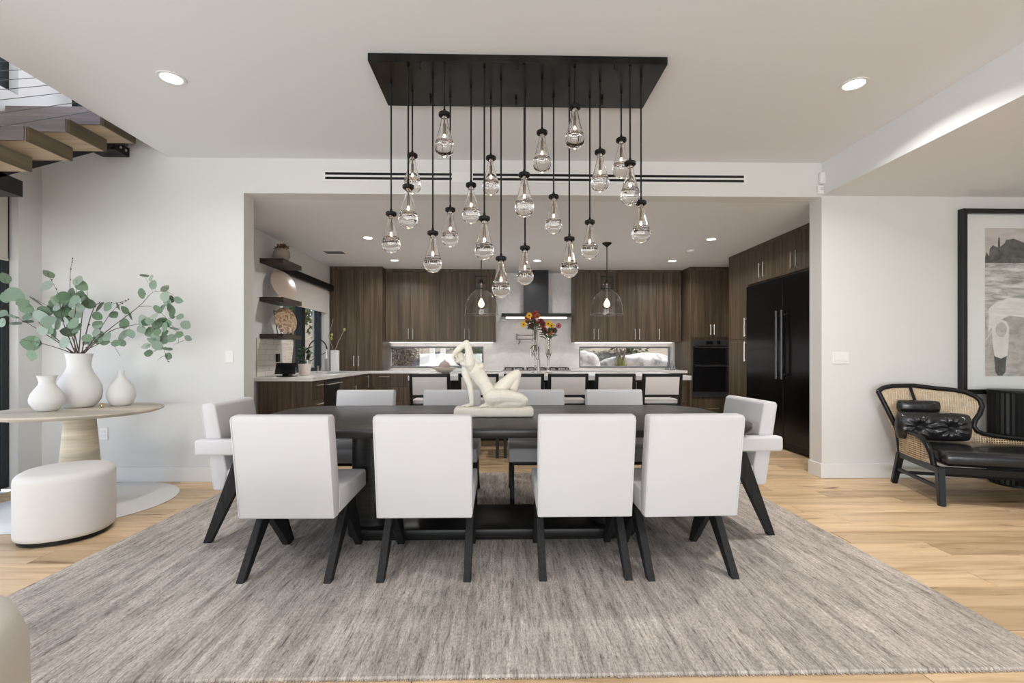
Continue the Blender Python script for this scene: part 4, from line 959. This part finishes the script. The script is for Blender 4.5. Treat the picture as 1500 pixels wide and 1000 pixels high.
bigc, bsc = vase('ceramic_vase', 'large matte white ceramic vase holding eucalyptus', 116, 597.5, 70, [(20, 0), (26, 3), (33, 12), (35, 21), (34, 30), (29, 40), (22, 49), (18, 57), (17.5, 63), (19, 71), (21, 77)])
vase('ceramic_vase', 'small matte white vase with flared neck beside the large vase', 69, 603, 52, [(14, 0), (19, 4), (25, 12), (26, 17), (24, 24), (18, 32), (12.5, 38), (11.5, 42), (13, 47), (15.5, 51)])
vase('ceramic_vase', 'small round matte white bud vase with narrow neck', 177.5, 594.5, 46, [(13, 0), (18, 3), (22.5, 12), (22.5, 19), (19, 28), (11, 37), (6, 42), (5.2, 45), (5.2, 50)])
p = onZ(146, 597, .7605)
gk = thing('brass_trinket', 'tiny brass trinket standing on the round table', 'ornament', (p.x, p.y + .02, .7605))
obj('stem', lathe(B(), [(0, 0), (.013, 0), (.014, .004), (.006, .008), (.006, .025), (.012, .03), (0, .032)], 14, (p.x, p.y + .02, .7605)), P('brass', (.75, .55, .25), .25, metal=1), gk, smooth=True)
obj('loop', tube(B(), [(p.x - .025, p.y + .02, .79), (p.x, p.y + .02, .793), (p.x + .025, p.y + .02, .79)], .004, 6), P('brass', (.75, .55, .25)), gk, smooth=True)

eu = thing('eucalyptus_arrangement', 'spreading eucalyptus branches with round grey green leaves in the large vase', 'plant', (bigc.x, bigc.y, .7605 + 50 * bsc))
mouth = Vector((bigc.x, bigc.y, .7605 + 76 * bsc))
rr = random.Random(33)
branches = [([(150, 490), (203, 449), (224, 428), (245, 427)], -.02), ([(203, 449), (222, 449), (240, 462), (262, 490)], -.02), ([(160, 486), (195, 476), (235, 470), (262, 462)], .05), ([(135, 500), (165, 455), (187, 440)], .12),
            ([(104, 460), (103, 400), (107, 380)], .1), ([(92, 470), (85, 430), (70, 402)], -.12), ([(60, 485), (25, 465), (-2, 452)], .06), ([(62, 503), (30, 497)], -.14), ([(55, 470), (30, 440), (8, 425)], -.05),
            ([(120, 465), (128, 430), (120, 415)], -.08), ([(135, 508), (160, 500), (176, 521)], -.12), ([(100, 480), (80, 455), (55, 440)], .02), ([(108, 480), (112, 440), (112, 412)], -.2), ([(225, 480), (238, 505), (246, 530)], .0), ([(138, 450), (160, 446), (186, 440)], .05)]
roots = {1: 0, 13: 2}
BR = []
for k, (pp, dy) in enumerate(branches):
    pts = [onY(u, v, bigc.y + dy * (i + 1) / len(pp)) for i, (u, v) in enumerate(pp)]
    if k in roots: pass
    else: pts = [mouth + Vector((rr.uniform(-.05, .05), rr.uniform(-.04, .04), -.09)), mouth + Vector(((pts[0] - mouth).x * .12, dy * .15, .0))] + pts
    # smooth subdivision
    q = []
    for i in range(len(pts) - 1):
        p0, p1, p2, p3 = pts[max(i - 1, 0)], pts[i], pts[i + 1], pts[min(i + 2, len(pts) - 1)]
        for j in range(5):
            t = j / 5; q.append(.5 * ((2 * p1) + (p2 - p0) * t + (2 * p0 - 5 * p1 + 4 * p2 - p3) * t * t + (3 * p1 - p0 - 3 * p2 + p3) * t ** 3))
    q.append(pts[-1]); BR.append(q)
def L_(ox, oy, s, pts): return [(ox + x / s, oy + y / s, n) for x, y, n in pts]
wl_ = [(430, 275, 1.3), (525, 205, 1), (508, 148, .8), (450, 130, -1), (620, 235, -.9), (620, 305, 1.1), (660, 325, 1), (640, 350, .9), (730, 330, .9), (565, 405, 1.1), (600, 395, 1), (670, 400, 1.3), (535, 460, .9), (675, 455, .8), (745, 465, .9), (440, 480, .9), (470, 510, 1.1), (420, 525, 1), (495, 500, .9), (600, 505, 1.1), (545, 540, 1.2), (575, 525, .9), (650, 520, .9), (620, 550, 1.1), (430, 570, .9), (500, 590, 1.3), (560, 590, .8), (620, 600, 1), (540, 640, 1.2), (510, 660, .9), (610, 650, 1.1), (675, 640, .95), (735, 610, .9), (790, 530, 1.1), (810, 640, .75), (730, 678, -1.1), (465, 705, .9), (560, 700, 1.1), (485, 762, .95), (545, 742, -1), (648, 785, .9), (640, 725, -1.1), (585, 800, -.9), (695, 560, -.9), (285, 615, 1.5), (345, 605, 1), (225, 680, .9), (270, 675, -.9), (290, 520, 1.2), (155, 385, 1.2), (205, 450, 1), (70, 460, 1), (75, 530, 1), (65, 595, 1), (90, 620, 1.1), (295, 410, 1), (90, 385, -1.2), (240, 380, -.9), (340, 460, -.9), (150, 630, 1.2), (120, 660, 1.1), (60, 655, 1.1)]
ll_ = [(120, 285, 1.7), (185, 350, 1.1), (215, 395, 1.3), (235, 455, 1.5), (330, 460, 1.5), (300, 340, -1.6), (380, 215, 1.3), (395, 118, -1.1), (630, 172, 1.3), (665, 215, 1.2), (585, 270, 1.1), (500, 320, 1.4), (490, 345, 1.3), (460, 330, 1.2), (580, 340, 1.3), (600, 360, 1.2), (700, 340, 1.5), (680, 300, 1.3), (640, 290, 1.2), (430, 385, 1.1), (400, 440, 1.4), (500, 430, 1.6), (540, 420, 1.5), (480, 460, 1.3), (395, 500, 1.4), (345, 580, 1.2), (400, 570, 1.1), (470, 530, 1.3), (440, 610, 1.3), (600, 520, 1.5), (630, 560, 1.4), (560, 585, 1.5), (525, 675, 1.4), (250, 680, 1.8), (300, 665, 1.2), (260, 780, 1.2), (40, 150, -1.2), (40, 310, 1.3), (20, 440, 1.1), (20, 515, 1.1), (100, 460, -1.2), (125, 520, -1.1), (225, 505, -1), (795, 460, .9), (795, 530, 1), (785, 590, 1), (560, 470, 1.2), (615, 440, 1.2), (360, 420, 1.2), (520, 300, 1.2), (610, 330, 1.3), (720, 360, 1.2), (470, 380, 1.3), (550, 380, 1.3), (440, 350, 1.0), (640, 390, 1.1), (590, 440, 1.2), (540, 500, 1.0), (710, 640, 1.0), (730, 665, 1.1), (700, 670, .9)]
leaves = L_(130, 380, 5.555, wl_) + L_(0, 380, 5.555, ll_)
t = B()
nL = 9; ctr = []
for k in range(nL):
    s = k / (nL - 1); wv = math.sin(math.pi * s ** .85) ** .7 * .42
    ctr.append((t.verts.new((-wv, s, .05 * wv)), t.verts.new((0, s, -.03 + .05 * s)), t.verts.new((wv, s, .05 * wv))))
for a, c in zip(ctr, ctr[1:]):
    t.faces.new((a[0], a[1], c[1], c[0])); t.faces.new((a[1], a[2], c[2], c[1]))
bmesh.ops.remove_doubles(t, verts=t.verts[:], dist=1e-5)
eum = bpy.data.meshes.new('eucalyptus_leaf'); t.to_mesh(eum); t.free(); eum.materials.append(leafM)
for p_ in eum.polygons: p_.use_smooth = True
place = {k: [] for k in range(len(BR))}
for u, v, s in leaves:
    narrow = s < 0; s = abs(s); best = None
    # depth: near the closest branch in the image, then a little jitter
    for k, q in enumerate(BR):
        for i, pt in enumerate(q[4:]):
            r = ray(u, v); proj = CAM + r * (pt.y / r.y); dd = (proj - pt).length
            if best is None or dd < best[0]: best = (dd, k, pt, proj)
    dd, k, pt, proj = best
    c = CAM + ray(u, v) * ((pt.y + rr.uniform(-.09, .09)) / ray(u, v).y)
    place[k].append((c, s, narrow, pt))
for k, q in enumerate(BR):
    b = B(); n = len(q); r0 = .006 if k not in roots else .0022
    tube(b, q, [max(.0014, r0 * (1 - i / n)) for i in range(n)], 6)
    for c, s, nr, pt in place[k]:
        if (c - pt).length < .28: tube(b, [pt, (pt + c) / 2 + Vector((0, 0, .01)), c], .0011, 4)
    if k in (4, 5, 13, 14, 3):   # small buds on the bare twigs
        for i in range(6, n, 2): sphere(b, q[i] + Vector((rr.uniform(-.012, .012), 0, rr.uniform(-.006, .012))), (.005, .004, .007), 6, 4)
    br = obj('branch', b, stemM, eu, smooth=True)
    for c, s, nr, pt in place[k]:
        o = bpy.data.objects.new('leaf', eum); COL.objects.link(o); o.parent = br
        Ls = .082 * s
        dirv = (c - pt); ang = math.atan2(dirv.x, dirv.z) if dirv.length > .02 else rr.uniform(-3, 3)
        ang += rr.uniform(-.6, .6)
        # leaf local y -> along direction in the x-z plane, normal roughly toward the room, tilted at random
        M = Matrix.Rotation(ang, 4, 'Y') @ Matrix.Rotation(R(90), 4, 'X') @ Matrix.Rotation(rr.uniform(-.5, .5), 4, 'X') @ Matrix.Rotation(rr.uniform(-.6, .6) if not nr else 1.2, 4, 'Y')
        up = M.to_3x3() @ Vector((0, 1, 0))
        o.matrix_basis = Matrix.Translation(c - up * Ls * .5 - ORG[eu.name]) @ M @ Matrix.Diagonal((Ls, Ls, Ls, 1))

# ottoman
ot_ = thing('oval_ottoman', 'oval upholstered white ottoman on a black plinth', 'ottoman', (-2.92, 3.23, 0))
def oval(ax, bx_, ang, c, n=48):
    out = []
    for k in range(n):
        a = 2 * math.pi * k / n; x = ax * math.copysign(abs(math.cos(a)) ** .85, math.cos(a)); y = bx_ * math.copysign(abs(math.sin(a)) ** .85, math.sin(a))
        out.append((c[0] + x * math.cos(ang) - y * math.sin(ang), c[1] + x * math.sin(ang) + y * math.cos(ang)))
    return out
OC, OA, OB, OG = (-2.92, 3.23), .285, .25, R(120)
def ovalbody(layers):
    t = B(); rings = []
    for ins, z in layers: rings.append([t.verts.new((x, y, z)) for x, y in oval(OA - ins, OB - ins, OG, OC)])
    for a, c in zip(rings, rings[1:]):
        n = len(a)
        for k in range(n): t.faces.new((a[k], a[(k + 1) % n], c[(k + 1) % n], c[k]))
    t.faces.new(rings[0][::-1]); t.faces.new(rings[-1]); return t
obj('plinth', ovalbody([(.018, .0055), (.018, .03)]), metalK, ot_, smooth=True)
obj('cushion', ovalbody([(.012, .03), (.002, .036), (0, .06), (0, .385), (.004, .405), (.014, .42), (.03, .43), (.06, .436)]), P('ottoman_fabric', (.72, .69, .665), .85, spec=.2), ot_, smooth=True, angle=60)
# tub chair cut by the frame
tubc = thing('tub_chair', 'beige upholstered tub chair in the foreground beside the rug', 'armchair', (-1.42, .87, 0))
tx, ty = -1.42, .87
b = B(); rings = []
prof = [(.40, .06), (.405, .10), (.41, .30), (.405, .52), (.385, .58), (.35, .60), (.315, .58), (.30, .52), (.295, .38), (.295, .10), (.30, .06)]
A0, A1, nA = R(-150), R(120), 44
for k in range(nA + 1):
    a = A0 + (A1 - A0) * k / nA; rings.append([b.verts.new((tx + r * math.cos(a), ty + r * math.sin(a), z)) for r, z in prof])
for a, c in zip(rings, rings[1:]):
    n = len(a)
    for j in range(n): b.faces.new((a[j], a[(j + 1) % n], c[(j + 1) % n], c[j]))
b.faces.new(rings[0]); b.faces.new(rings[-1][::-1])
obj('shell', b, beigeM, tubc, smooth=True, angle=60)
obj('seat_cushion', lathe(B(), [(0, .10), (.28, .10), (.29, .13), (.292, .34), (.275, .39), (.22, .41), (0, .415)], 44, (tx, ty, 0)), beigeM, tubc, smooth=True)
obj('plinth', lathe(B(), [(0, 0), (.30, 0), (.30, .06), (.40, .06), (.40, .0605), (0, .0605)], 44, (tx, ty, 0)), metalK, tubc)

# ------------------------------------------------------------------ cane daybed
cp = Vector((3.49, 3.68, 0)); CA = R(-18)
ex = Vector((math.cos(CA), math.sin(CA), 0)); ey = Vector((-math.sin(CA), math.cos(CA), 0))
def cl(x, y, z): return cp + ex * x + ey * y + Vector((0, 0, z))
CL_, CW = 1.72, .62
chz = thing('cane_daybed', 'black framed cane daybed with curved wing back and black leather cushions', 'daybed', tuple(cp))
fk = P('ebonised_wood', (.007, .007, .007), .3, spec=.4)
def beam(p, q, w, h, taper=1):
    p, q = Vector(p), Vector(q); d = (q - p).normalized(); up = Vector((0, 0, 1)) if abs(d.z) < .8 else ex
    s = d.cross(up).normalized(); u_ = s.cross(d).normalized(); b = B(); vv = []
    for c, k in ((p, 1), (q, taper)): vv.append([b.verts.new(c + s * (i * w / 2 * k) + u_ * (j * h / 2 * k)) for i, j in ((-1, -1), (1, -1), (1, 1), (-1, 1))])
    b.faces.new(vv[0][::-1]); b.faces.new(vv[1])
    for i in range(4): b.faces.new((vv[0][i], vv[0][(i + 1) % 4], vv[1][(i + 1) % 4], vv[1][i]))
    bmesh.ops.bevel(b, geom=b.edges[:], offset=.004, segments=2, affect='EDGES'); return b
for x in (0, CL_): obj('seat_rail', beam(cl(x, 0, .275), cl(x, CW, .275), .045, .05), fk, chz, smooth=True)
for y in (0, CW): obj('seat_rail', beam(cl(-.02, y, .275), cl(CL_ + .02, y, .275), .045, .05), fk, chz, smooth=True)
for x, y, dx, dy in ((.0, .0, -.01, -.05), (.0, CW, -.04, .03), (CL_, 0, .03, -.05), (CL_, CW, .03, .03)):
    obj('leg', beam(cl(x, y, .29), cl(x + dx, y + dy, 0.002), .052, .052, .82), fk, chz, smooth=True)
for x, s in ((0, -1), (CL_, 1)): obj('stretcher', beam(cl(x + s * .015, -.03, .14), cl(x + s * .02, CW + .015, .14), .026, .03), fk, chz, smooth=True)
obj('stretcher', beam(cl(-.012, CW + .012, .11), cl(CL_ + .012, CW + .012, .11), .024, .028), fk, chz, smooth=True)
# arm at the head end
armp = [(-.015, .64, .52), (-.02, .5, .512), (-.02, .35, .508), (-.018, .24, .495), (-.012, .155, .45), (-.006, .10, .375), (0, .075, .28)]
obj('arm_rail', tube(B(), [cl(*q) for q in armp], .021, 10), fk, chz, smooth=True)
def cane(pairs, parent, sc=1.0):
    b = B(); uvl = b.loops.layers.uv.new('UVMap'); prev = None; d0 = 0; last = None
    for lo, hi in pairs:
        lo, hi = Vector(lo), Vector(hi)
        if last is not None: d0 += ((lo + hi) / 2 - last).length
        last = (lo + hi) / 2; cur = (b.verts.new(lo), b.verts.new(hi), d0, lo.z, hi.z)
        if prev:
            f = b.faces.new((prev[0], cur[0], cur[1], prev[1]))
            for l, (uu, vv) in zip(f.loops, ((prev[2], prev[3]), (cur[2], cur[3]), (cur[2], cur[4]), (prev[2], prev[4]))): l[uvl].uv = (uu * sc, vv * sc)
        prev = cur
    return obj('cane_panel', b, caneM, parent, recalc=False)
cane([(cl(q[0], q[1], .295), cl(q[0], q[1], max(q[2] - .015, .3))) for q in armp[:-1]], chz)
# wing back along the rear side
pl_p = cl(0, CW + .006, .295); nrm = ex.cross(ey * .075 + Vector((0, 0, .56))).normalized()
def onback(u, v, off=0):
    r = ray(u, v); t = (pl_p + ey * off - CAM).dot(nrm) / r.dot(nrm); return CAM + r * t
top = [(1286, 573), (1293, 568), (1307, 565), (1338, 564.5), (1371, 568.6), (1398, 571), (1415, 574.5), (1428, 580), (1435, 586), (1438.5, 595), (1435, 606), (1428, 615.5), (1426, 624), (1431, 631), (1440, 635), (1456, 638), (1474, 640.5), (1495, 642.5)]
topP = [onback(u, v) for u, v in top]
e_ = topP[-1]; lxe = (e_ - cp).dot(ex)
topP += [cl(CL_ * .9 + .0, CW + .05, e_.z - .06), cl(CL_ + .01, CW + .03, e_.z - .10), cl(CL_ + .01, CW + .0, .28)] if lxe < 1.4 else []
obj('back_rail', tube(B(), topP, .021, 10), fk, chz, smooth=True)
obj('back_post', tube(B(), [topP[0] + Vector((0, 0, .004)), cl(-.02, CW + .02, .51), cl(0, CW, .27)], .021, 10), fk, chz, smooth=True)
b = B(); uvl = b.loops.layers.uv.new('UVMap')
outl = [cl(0, CW + .006, .295)] + topP[:-2] + [cl(CL_, CW + .006, .295)]
f = b.faces.new([b.verts.new(q) for q in outl])
for l in f.loops: l[uvl].uv = ((l.vert.co - cp).dot(ex), l.vert.co.z)
bmesh.ops.triangulate(b, faces=[f], ngon_method='EAR_CLIP')
obj('cane_panel', b, caneM, chz, recalc=False)
# cushions
b = B(); box(b, .03, CL_ - .03, -.005, CW - .03, .302, .425, .045, 4)
for v in b.verts: v.co = cl(*v.co)
obj('seat_cushion', b, leathM, chz, smooth=True)
def puff(c, w, h, d, tufts, seed):
    b = B(); n, m = 56, 28; sides = []
    for sd in (-1, 1):
        g = []
        for j in range(m + 1):
            rowv = []
            for i in range(n + 1):
                a, q = -1 + 2 * i / n, -1 + 2 * j / m
                x = w / 2 * a * math.sqrt(1 - q * q * .12 * abs(a) ** 6); z = h / 2 * q * math.sqrt(1 - a * a * .25 * abs(q) ** 2 * abs(a) ** 4)
                t = d / 2 * (1 - abs(a) ** 5) ** .5 * (1 - abs(q) ** 3.2) ** .5
                if sd < 0:
                    for tx_, tz_ in tufts:
                        rx, rz = x - tx_, z - tz_; rd = math.hypot(rx, rz)
                        t -= d * .40 * math.exp(-(rd / .035) ** 2)
                        t += .0085 * math.sin(11 * math.atan2(rz, rx) + seed) * math.exp(-((rd - .07) / .04) ** 2) * (1 - abs(a) ** 5)
                rowv.append(b.verts.new(c + ex * x + ey * (sd * t) + Vector((0, 0, z))))
            g.append(rowv)
        for j in range(m):
            for i in range(n): b.faces.new((g[j][i], g[j][i + 1], g[j + 1][i + 1], g[j + 1][i]))
    bmesh.ops.remove_doubles(b, verts=b.verts[:], dist=.0006); return b
c1 = onback(1366, 624.5, -.15); obj('tufted_pillow', puff(c1, .56, .25, .15, [(-.115, 0), (.12, 0)], 1), leathM, chz, smooth=True, angle=180)
c2 = onback(1345, 595, -.07); bo = obj('bolster', puff(c2, .33, .112, .10, [], 2), leathM, chz, smooth=True, angle=180)
b = B(); s0, s1 = onback(1333, 566, -.026), onback(1341, 589, -.04); s9 = onback(1331.5, 563.5, .01)
for a, c in ((s0, s1), (s0, s9)):
    vv = [b.verts.new(a - ex * .014), b.verts.new(a + ex * .014), b.verts.new(c + ex * .014), b.verts.new(c - ex * .014)]; b.faces.new(vv)
bmesh.ops.solidify(b, geom=b.faces[:], thickness=.004); obj('strap', b, leathM, bo)

# fluted drum and framed print
dp = Vector((4.74, 4.236, 0)); nF = 32
dr = thing('fluted_side_table', 'black fluted round side table behind the cane daybed', 'side table', tuple(dp))
ring = []
for k in range(nF * 4):
    a = 2 * math.pi * k / (nF * 4); ring.append((dp.x + (.19 + .005 * math.cos(nF * a)) * math.cos(a), dp.y + (.19 + .005 * math.cos(nF * a)) * math.sin(a)))
fM = P('black_fluted_wood', (.007, .007, .007), .45, spec=.3)
obj('fluted_body', prism(B(), ring, 'z', .02, .845), fM, dr); obj('top', lathe(B(), [(0, .845), (.197, .845), (.199, .85), (.199, .865), (.197, .87), (0, .87)], 56, dp), fM, dr, smooth=True, angle=30); obj('foot', lathe(B(), [(0, 0), (.178, 0), (.178, .02), (0, .02)], 48, dp), fM, dr)

ax0 = onY(1411, 450, 4.44).x; az0, az1 = onY(1420, 577, 4.46).z, onY(1420, 305, 4.44).z; ax1 = ax0 + 1.30; yF = 4.44
art = thing('framed_print', 'large black framed black and white seaside photograph on the wall', 'picture', ((ax0 + ax1) / 2, YW, az0))
fm = P('print_frame_black', (.012, .012, .012), .35); fw = .045
for a, c, z0, z1 in ((ax0, ax0 + fw, az0, az1), (ax1 - fw, ax1, az0, az1), (ax0 + fw, ax1 - fw, az0, az0 + fw), (ax0 + fw, ax1 - fw, az1 - fw, az1)): obj('frame_bar', bx(a, c, yF, YW - .002, z0, z1, .002), fm, art)
obj('mount', bx(ax0 + fw, ax1 - fw, 4.478, 4.482, az0 + fw, az1 - fw), P('mat_board', (.86, .86, .85), .9), art)
ix0 = onY(1443, 400, 4.476).x; ix1 = ax1 - (ix0 - ax0); iz0, iz1 = onY(1450, 551, 4.476).z, onY(1450, 334, 4.476).z; IW, IH = ix1 - ix0, iz1 - iz0
def flat(name, poly, y, col, tex=None):
    b = B(); b.faces.new([b.verts.new((ix0 + u * IW, y, iz0 + v * IH)) for u, v in poly]); m = P(name + '_print', col, .8)
    if tex:
        n = noisetex(m, tex[0], 1, 5, .65, .5); r_ = ramp(m, n.outputs[0], [(.35, tex[1]), (.65, tex[2])]); lk(m, r_.outputs[0], bc(m))
    return obj(name, b, m, art, recalc=False)
flat('printed_sky', [(0, .78), (1, .78), (1, 1), (0, 1)], 4.4775, (.5, .46, .43), ((2, 1, 9), (.52, .47, .44), (.70, .66, .63)))
flat('printed_sea', [(0, .40), (1, .40), (1, .79), (0, .79)], 4.4772, (.5, .5, .48), ((5, 1, 30), (.30, .30, .28), (.86, .84, .82)))
flat('printed_beach', [(0, 0), (1, 0), (1, .42), (0, .42)], 4.4769, (.4, .38, .35), ((8, 1, 14), (.38, .35, .32), (.64, .60, .57)))
flat('printed_hill', [(0, .765), (0, .80), (.02, .84), (.05, .81), (.06, .86), (.10, .885), (.16, .87), (.165, .935), (.185, .94), (.19, .875), (.25, .90), (.26, .92), (.36, .93), (.5, .90), (.7, .88), (1, .84), (1, .765)], 4.4766, (.10, .10, .09), ((14, 1, 14), (.045, .045, .04), (.17, .165, .15)))
flat('printed_surf', [(.04, .30), (.05, .46), (.14, .50), (.3, .53), (.6, .52), (1, .50), (1, .36), (.6, .39), (.3, .41), (.12, .36)], 4.4763, (.8, .78, .76), ((6, 1, 24), (.72, .7, .68), (.92, .91, .9)))
def ell(cx, cy, rx, ry, n=28): return [(cx + rx * math.cos(2 * math.pi * k / n), cy + ry * math.sin(2 * math.pi * k / n)) for k in range(n)]
flat('printed_bucket', [(.11, .14), (.27, .14), (.255, .03), (.22, .005), (.16, .005), (.13, .03)], 4.4760, (.075, .08, .075), ((20, 1, 20), (.05, .055, .05), (.12, .125, .12)))
flat('printed_shell', [(.085, .33), (.10, .36), (.14, .38), (.2, .385), (.27, .37), (.30, .33), (.295, .24), (.28, .14), (.20, .12), (.12, .135), (.095, .22)], 4.4757, (.62, .60, .57), ((10, 1, 6), (.72, .70, .67), (.86, .84, .81)))
flat('printed_swirl', ell(.20, .315, .07, .05), 4.4754, (.36, .35, .32), ((18, 1, 18), (.45, .44, .41), (.66, .64, .6)))
flat('printed_swirl', ell(.205, .32, .04, .028), 4.4751, (.36, .35, .32))
flat('printed_pole', [(0, .235), (.09, .30), (.09, .312), (0, .25)], 4.4748, (.7, .68, .66))
obj('glazing', bx(ax0 + fw, ax1 - fw, 4.466, 4.4685, az0 + fw, az1 - fw), paneM, art)

# ------------------------------------------------------------------ garden outside
b = B(); nx, ny = 30, 20
gv = [[b.verts.new((-26 + 56 * i / nx, 9.0 + 24 * j / ny, (.55 if -3.2 < -26 + 56 * i / nx < 30 else .1) + (9.0 + 24 * j / ny - 9) * .16 + .12 * noise.noise(Vector((i * .5, j * .5, 0))))) for i in range(nx + 1)] for j in range(ny + 1)]
for j in range(ny):
    for i in range(nx): b.faces.new((gv[j][i], gv[j][i + 1], gv[j + 1][i + 1], gv[j + 1][i]))
dirt = P('dry_soil', (.36, .29, .21), .95); n = noisetex(dirt, (1, 1, 1), 3, 5); r_ = ramp(dirt, n.outputs[0], [(.3, (.16, .12, .08)), (.7, (.32, .26, .19))]); lk(dirt, r_.outputs[0], bc(dirt))
tag(obj('garden_slope', b, dirt, smooth=True), 'sunlit dry garden slope outside the kitchen windows', 'ground', kind='structure')
b = B(); box(b, -26, XL - .2, -12, 9.0, -.5, -.16); tag(obj('patio', b, P('patio_concrete', (.42, .41, .39), .9)), 'pale concrete patio outside the sliding door', 'patio', kind='structure')
b = B(); box(b, XL - .2, KL - .2, YT + .01, 9.0, -.5, -.16); tag(obj('side_yard', b, P('patio_concrete', (.42, .41, .39))), 'narrow concrete side yard outside the sink window', 'patio', kind='structure')
rockM = P('granite', (.5, .47, .43), .9); n = noisetex(rockM, (1, 1, 1), 4, 6, .65); r_ = ramp(rockM, n.outputs[0], [(.35, (.22, .20, .19)), (.55, (.55, .51, .46)), (.75, (.68, .60, .52))]); lk(rockM, r_.outputs[0], bc(rockM))
def gz(x, y): return (.55 if x > -3.2 else .1) + (y - 9) * .16
for k, (x, y, r, lab) in enumerate([(1.86, 10.35, (.38, .36, .42), 'rounded grey boulder by the oven side window'), (3.3, 11.1, (1.0, .55, .28), 'wide sunlit pinkish boulder in the garden'), (5.1, 10.7, (.6, .45, .3), 'low boulder at the end of the garden rocks'), (-1.45, 11.0, (.3, .35, .14), 'flat rock outside the pantry side window')]):
    t = bmesh.new(); bmesh.ops.create_icosphere(t, subdivisions=4, radius=1)
    for v in t.verts: v.co *= 1 + .22 * noise.noise(v.co * 1.3 + Vector((k * 7, 0, 0))) + .06 * noise.noise(v.co * 4); v.co = Vector((v.co.x * r[0] + x, v.co.y * r[1] + y, v.co.z * r[2] + gz(x, y) + r[2] * .2))
    tag(obj('boulder', t, rockM, smooth=True), lab, 'rock')
gl = [P('leaf_yellow_green', (.22, .25, .07), .6), P('leaf_olive', (.13, .16, .06), .6), P('leaf_dry', (.19, .145, .115), .7), P('leaf_deep', (.06, .10, .035), .6)]
def shrub(x, y, z, rx, rz, n, m, name, lab, cat, spiky=False, seed=0, trunk=None, ls=.07):
    if y < 12.3 and not trunk: ls, n = .03, n * 3 if not spiky else n
    r2 = random.Random(seed); t = thing(name, lab, cat, (x, y, z)); b = B()
    c0 = Vector((x, y, z + (trunk or 0) + rz * (.05 if spiky else .75)))
    for k in range(n):
        d_ = Vector((r2.gauss(0, 1), r2.gauss(0, 1), r2.gauss(0, 1))).normalized()
        if spiky:
            d_.z = abs(d_.z) + .35; d_.normalize(); p = c0; q = c0 + Vector((d_.x * rx, d_.y * rx, d_.z * rz)); s = d_.cross(Vector((.3, .2, 1))).normalized() * .018
            b.faces.new([b.verts.new(w_) for w_ in (p - s, p + s, q)])
        else:
            p = c0 + Vector((d_.x * rx, d_.y * rx, d_.z * rz)) * r2.uniform(.35, 1) * (1 + .3 * noise.noise(d_ * 2 + Vector((seed, 0, 0))))
            a = Vector((r2.gauss(0, 1), r2.gauss(0, 1), r2.gauss(0, 1))).normalized() * ls; c = a.cross(d_ + Vector((.1, .2, .3))).normalized() * ls * .5
            b.faces.new([b.verts.new(w_) for w_ in (p - a, p + c, p + a, p - c)])
    o = obj('foliage', b, gl[m], t, recalc=False); o['kind'] = 'stuff'
    b = B(); h = (trunk or rz * .6)
    tube(b, [(x, y, z - .1), (x + .04 * h, y, z + h * .5), (x, y + .03, z + h + rz * .4)], [.05 + .03 * h, .04 + .02 * h, .02], 8)
    for k in range(5):
        a = k * 1.3; tube(b, [(x, y, z + h * .7), (x + math.cos(a) * rx * .6, y + math.sin(a) * rx * .6, z + h + rz * .7)], [.02 + .01 * h, .008], 6)
    obj('trunk', b, P('bark', (.16, .12, .09), .9), t, smooth=True)
shr = [(2.52, 9.95, .24, .5, 160, 0, 'grass_clump', 'spiky yellow green grass clump between the boulders', 'shrub', True), (1.5, 12.8, .85, 1.1, 1500, 0, 'shrub', 'yellow green shrub behind the rounded boulder', 'shrub', False), (3.6, 13.4, .95, 1.25, 1700, 1, 'shrub', 'olive shrub behind the wide sunlit boulder', 'shrub', False), (5.6, 12.6, .8, 1.1, 1500, 2, 'shrub', 'dry brown shrub at the end of the rocks', 'shrub', False), (7.6, 14.4, 1.0, 1.5, 1500, 1, 'shrub', 'large olive shrub far along the garden', 'shrub', False),
       (-2.35, 11.0, .5, .6, 1200, 2, 'shrub', 'brown dry shrub outside the pantry side window', 'shrub', False), (-.75, 11.6, .45, .6, 1200, 3, 'shrub', 'dark green shrub seen past the statue through the window', 'shrub', False), (-3.7, 12.2, .6, .9, 1200, 2, 'shrub', 'dry brush beyond the pantry side window corner', 'shrub', False)]
for k, s in enumerate(shr): shrub(s[0], s[1], gz(s[0], s[1]), s[2], s[3], s[4], s[5], s[6], s[7], s[8], s[9], k + 3)
for k, (x, y, tr, lab) in enumerate([(-3.2, 15.8, 2.2, 'garden tree behind the pantry side window'), (-.6, 15.2, 2.4, 'slim garden tree beyond the dark green shrub'), (-5.6, 11.2, 1.3, 'leafy tree outside the sink window nearest the house'), (-9.0, 15.0, 1.6, 'leafy tree farther out beyond the sink window'), (-6.2, 14.2, 1.0, 'small tree behind the sink faucet window pane'), (-9.8, 11.4, 1.8, 'tall tree at the edge of the side yard'), (3.6, 17.0, 2.2, 'garden tree behind the olive shrub'), (-10.5, 6.5, 1.6, 'leafy tree standing across the patio from the sliding door')]):
    shrub(x, y, gz(x, max(y, 9)), 1.0, 1.3, 1500, (1, 3, 3, 1, 0, 3, 1, 3)[k], 'garden_tree', lab, 'tree', False, 40 + k, tr, .09)
for x, lab in ((-1.50, 'white garden post outside the pantry side window, next to the dry shrub'), (-1.27, 'white garden post outside the pantry side window, next to the statue head')):
    t = thing('garden_post', lab, 'post', (x, 10.2, gz(x, 10.2) - .05))
    obj('shaft', bx(x - .05, x + .05, 10.15, 10.25, gz(x, 10.2) - .05, 1.75, .004), trimM, t); obj('cap', bx(x - .065, x + .065, 10.135, 10.265, 1.75, 1.79, .006), trimM, t)
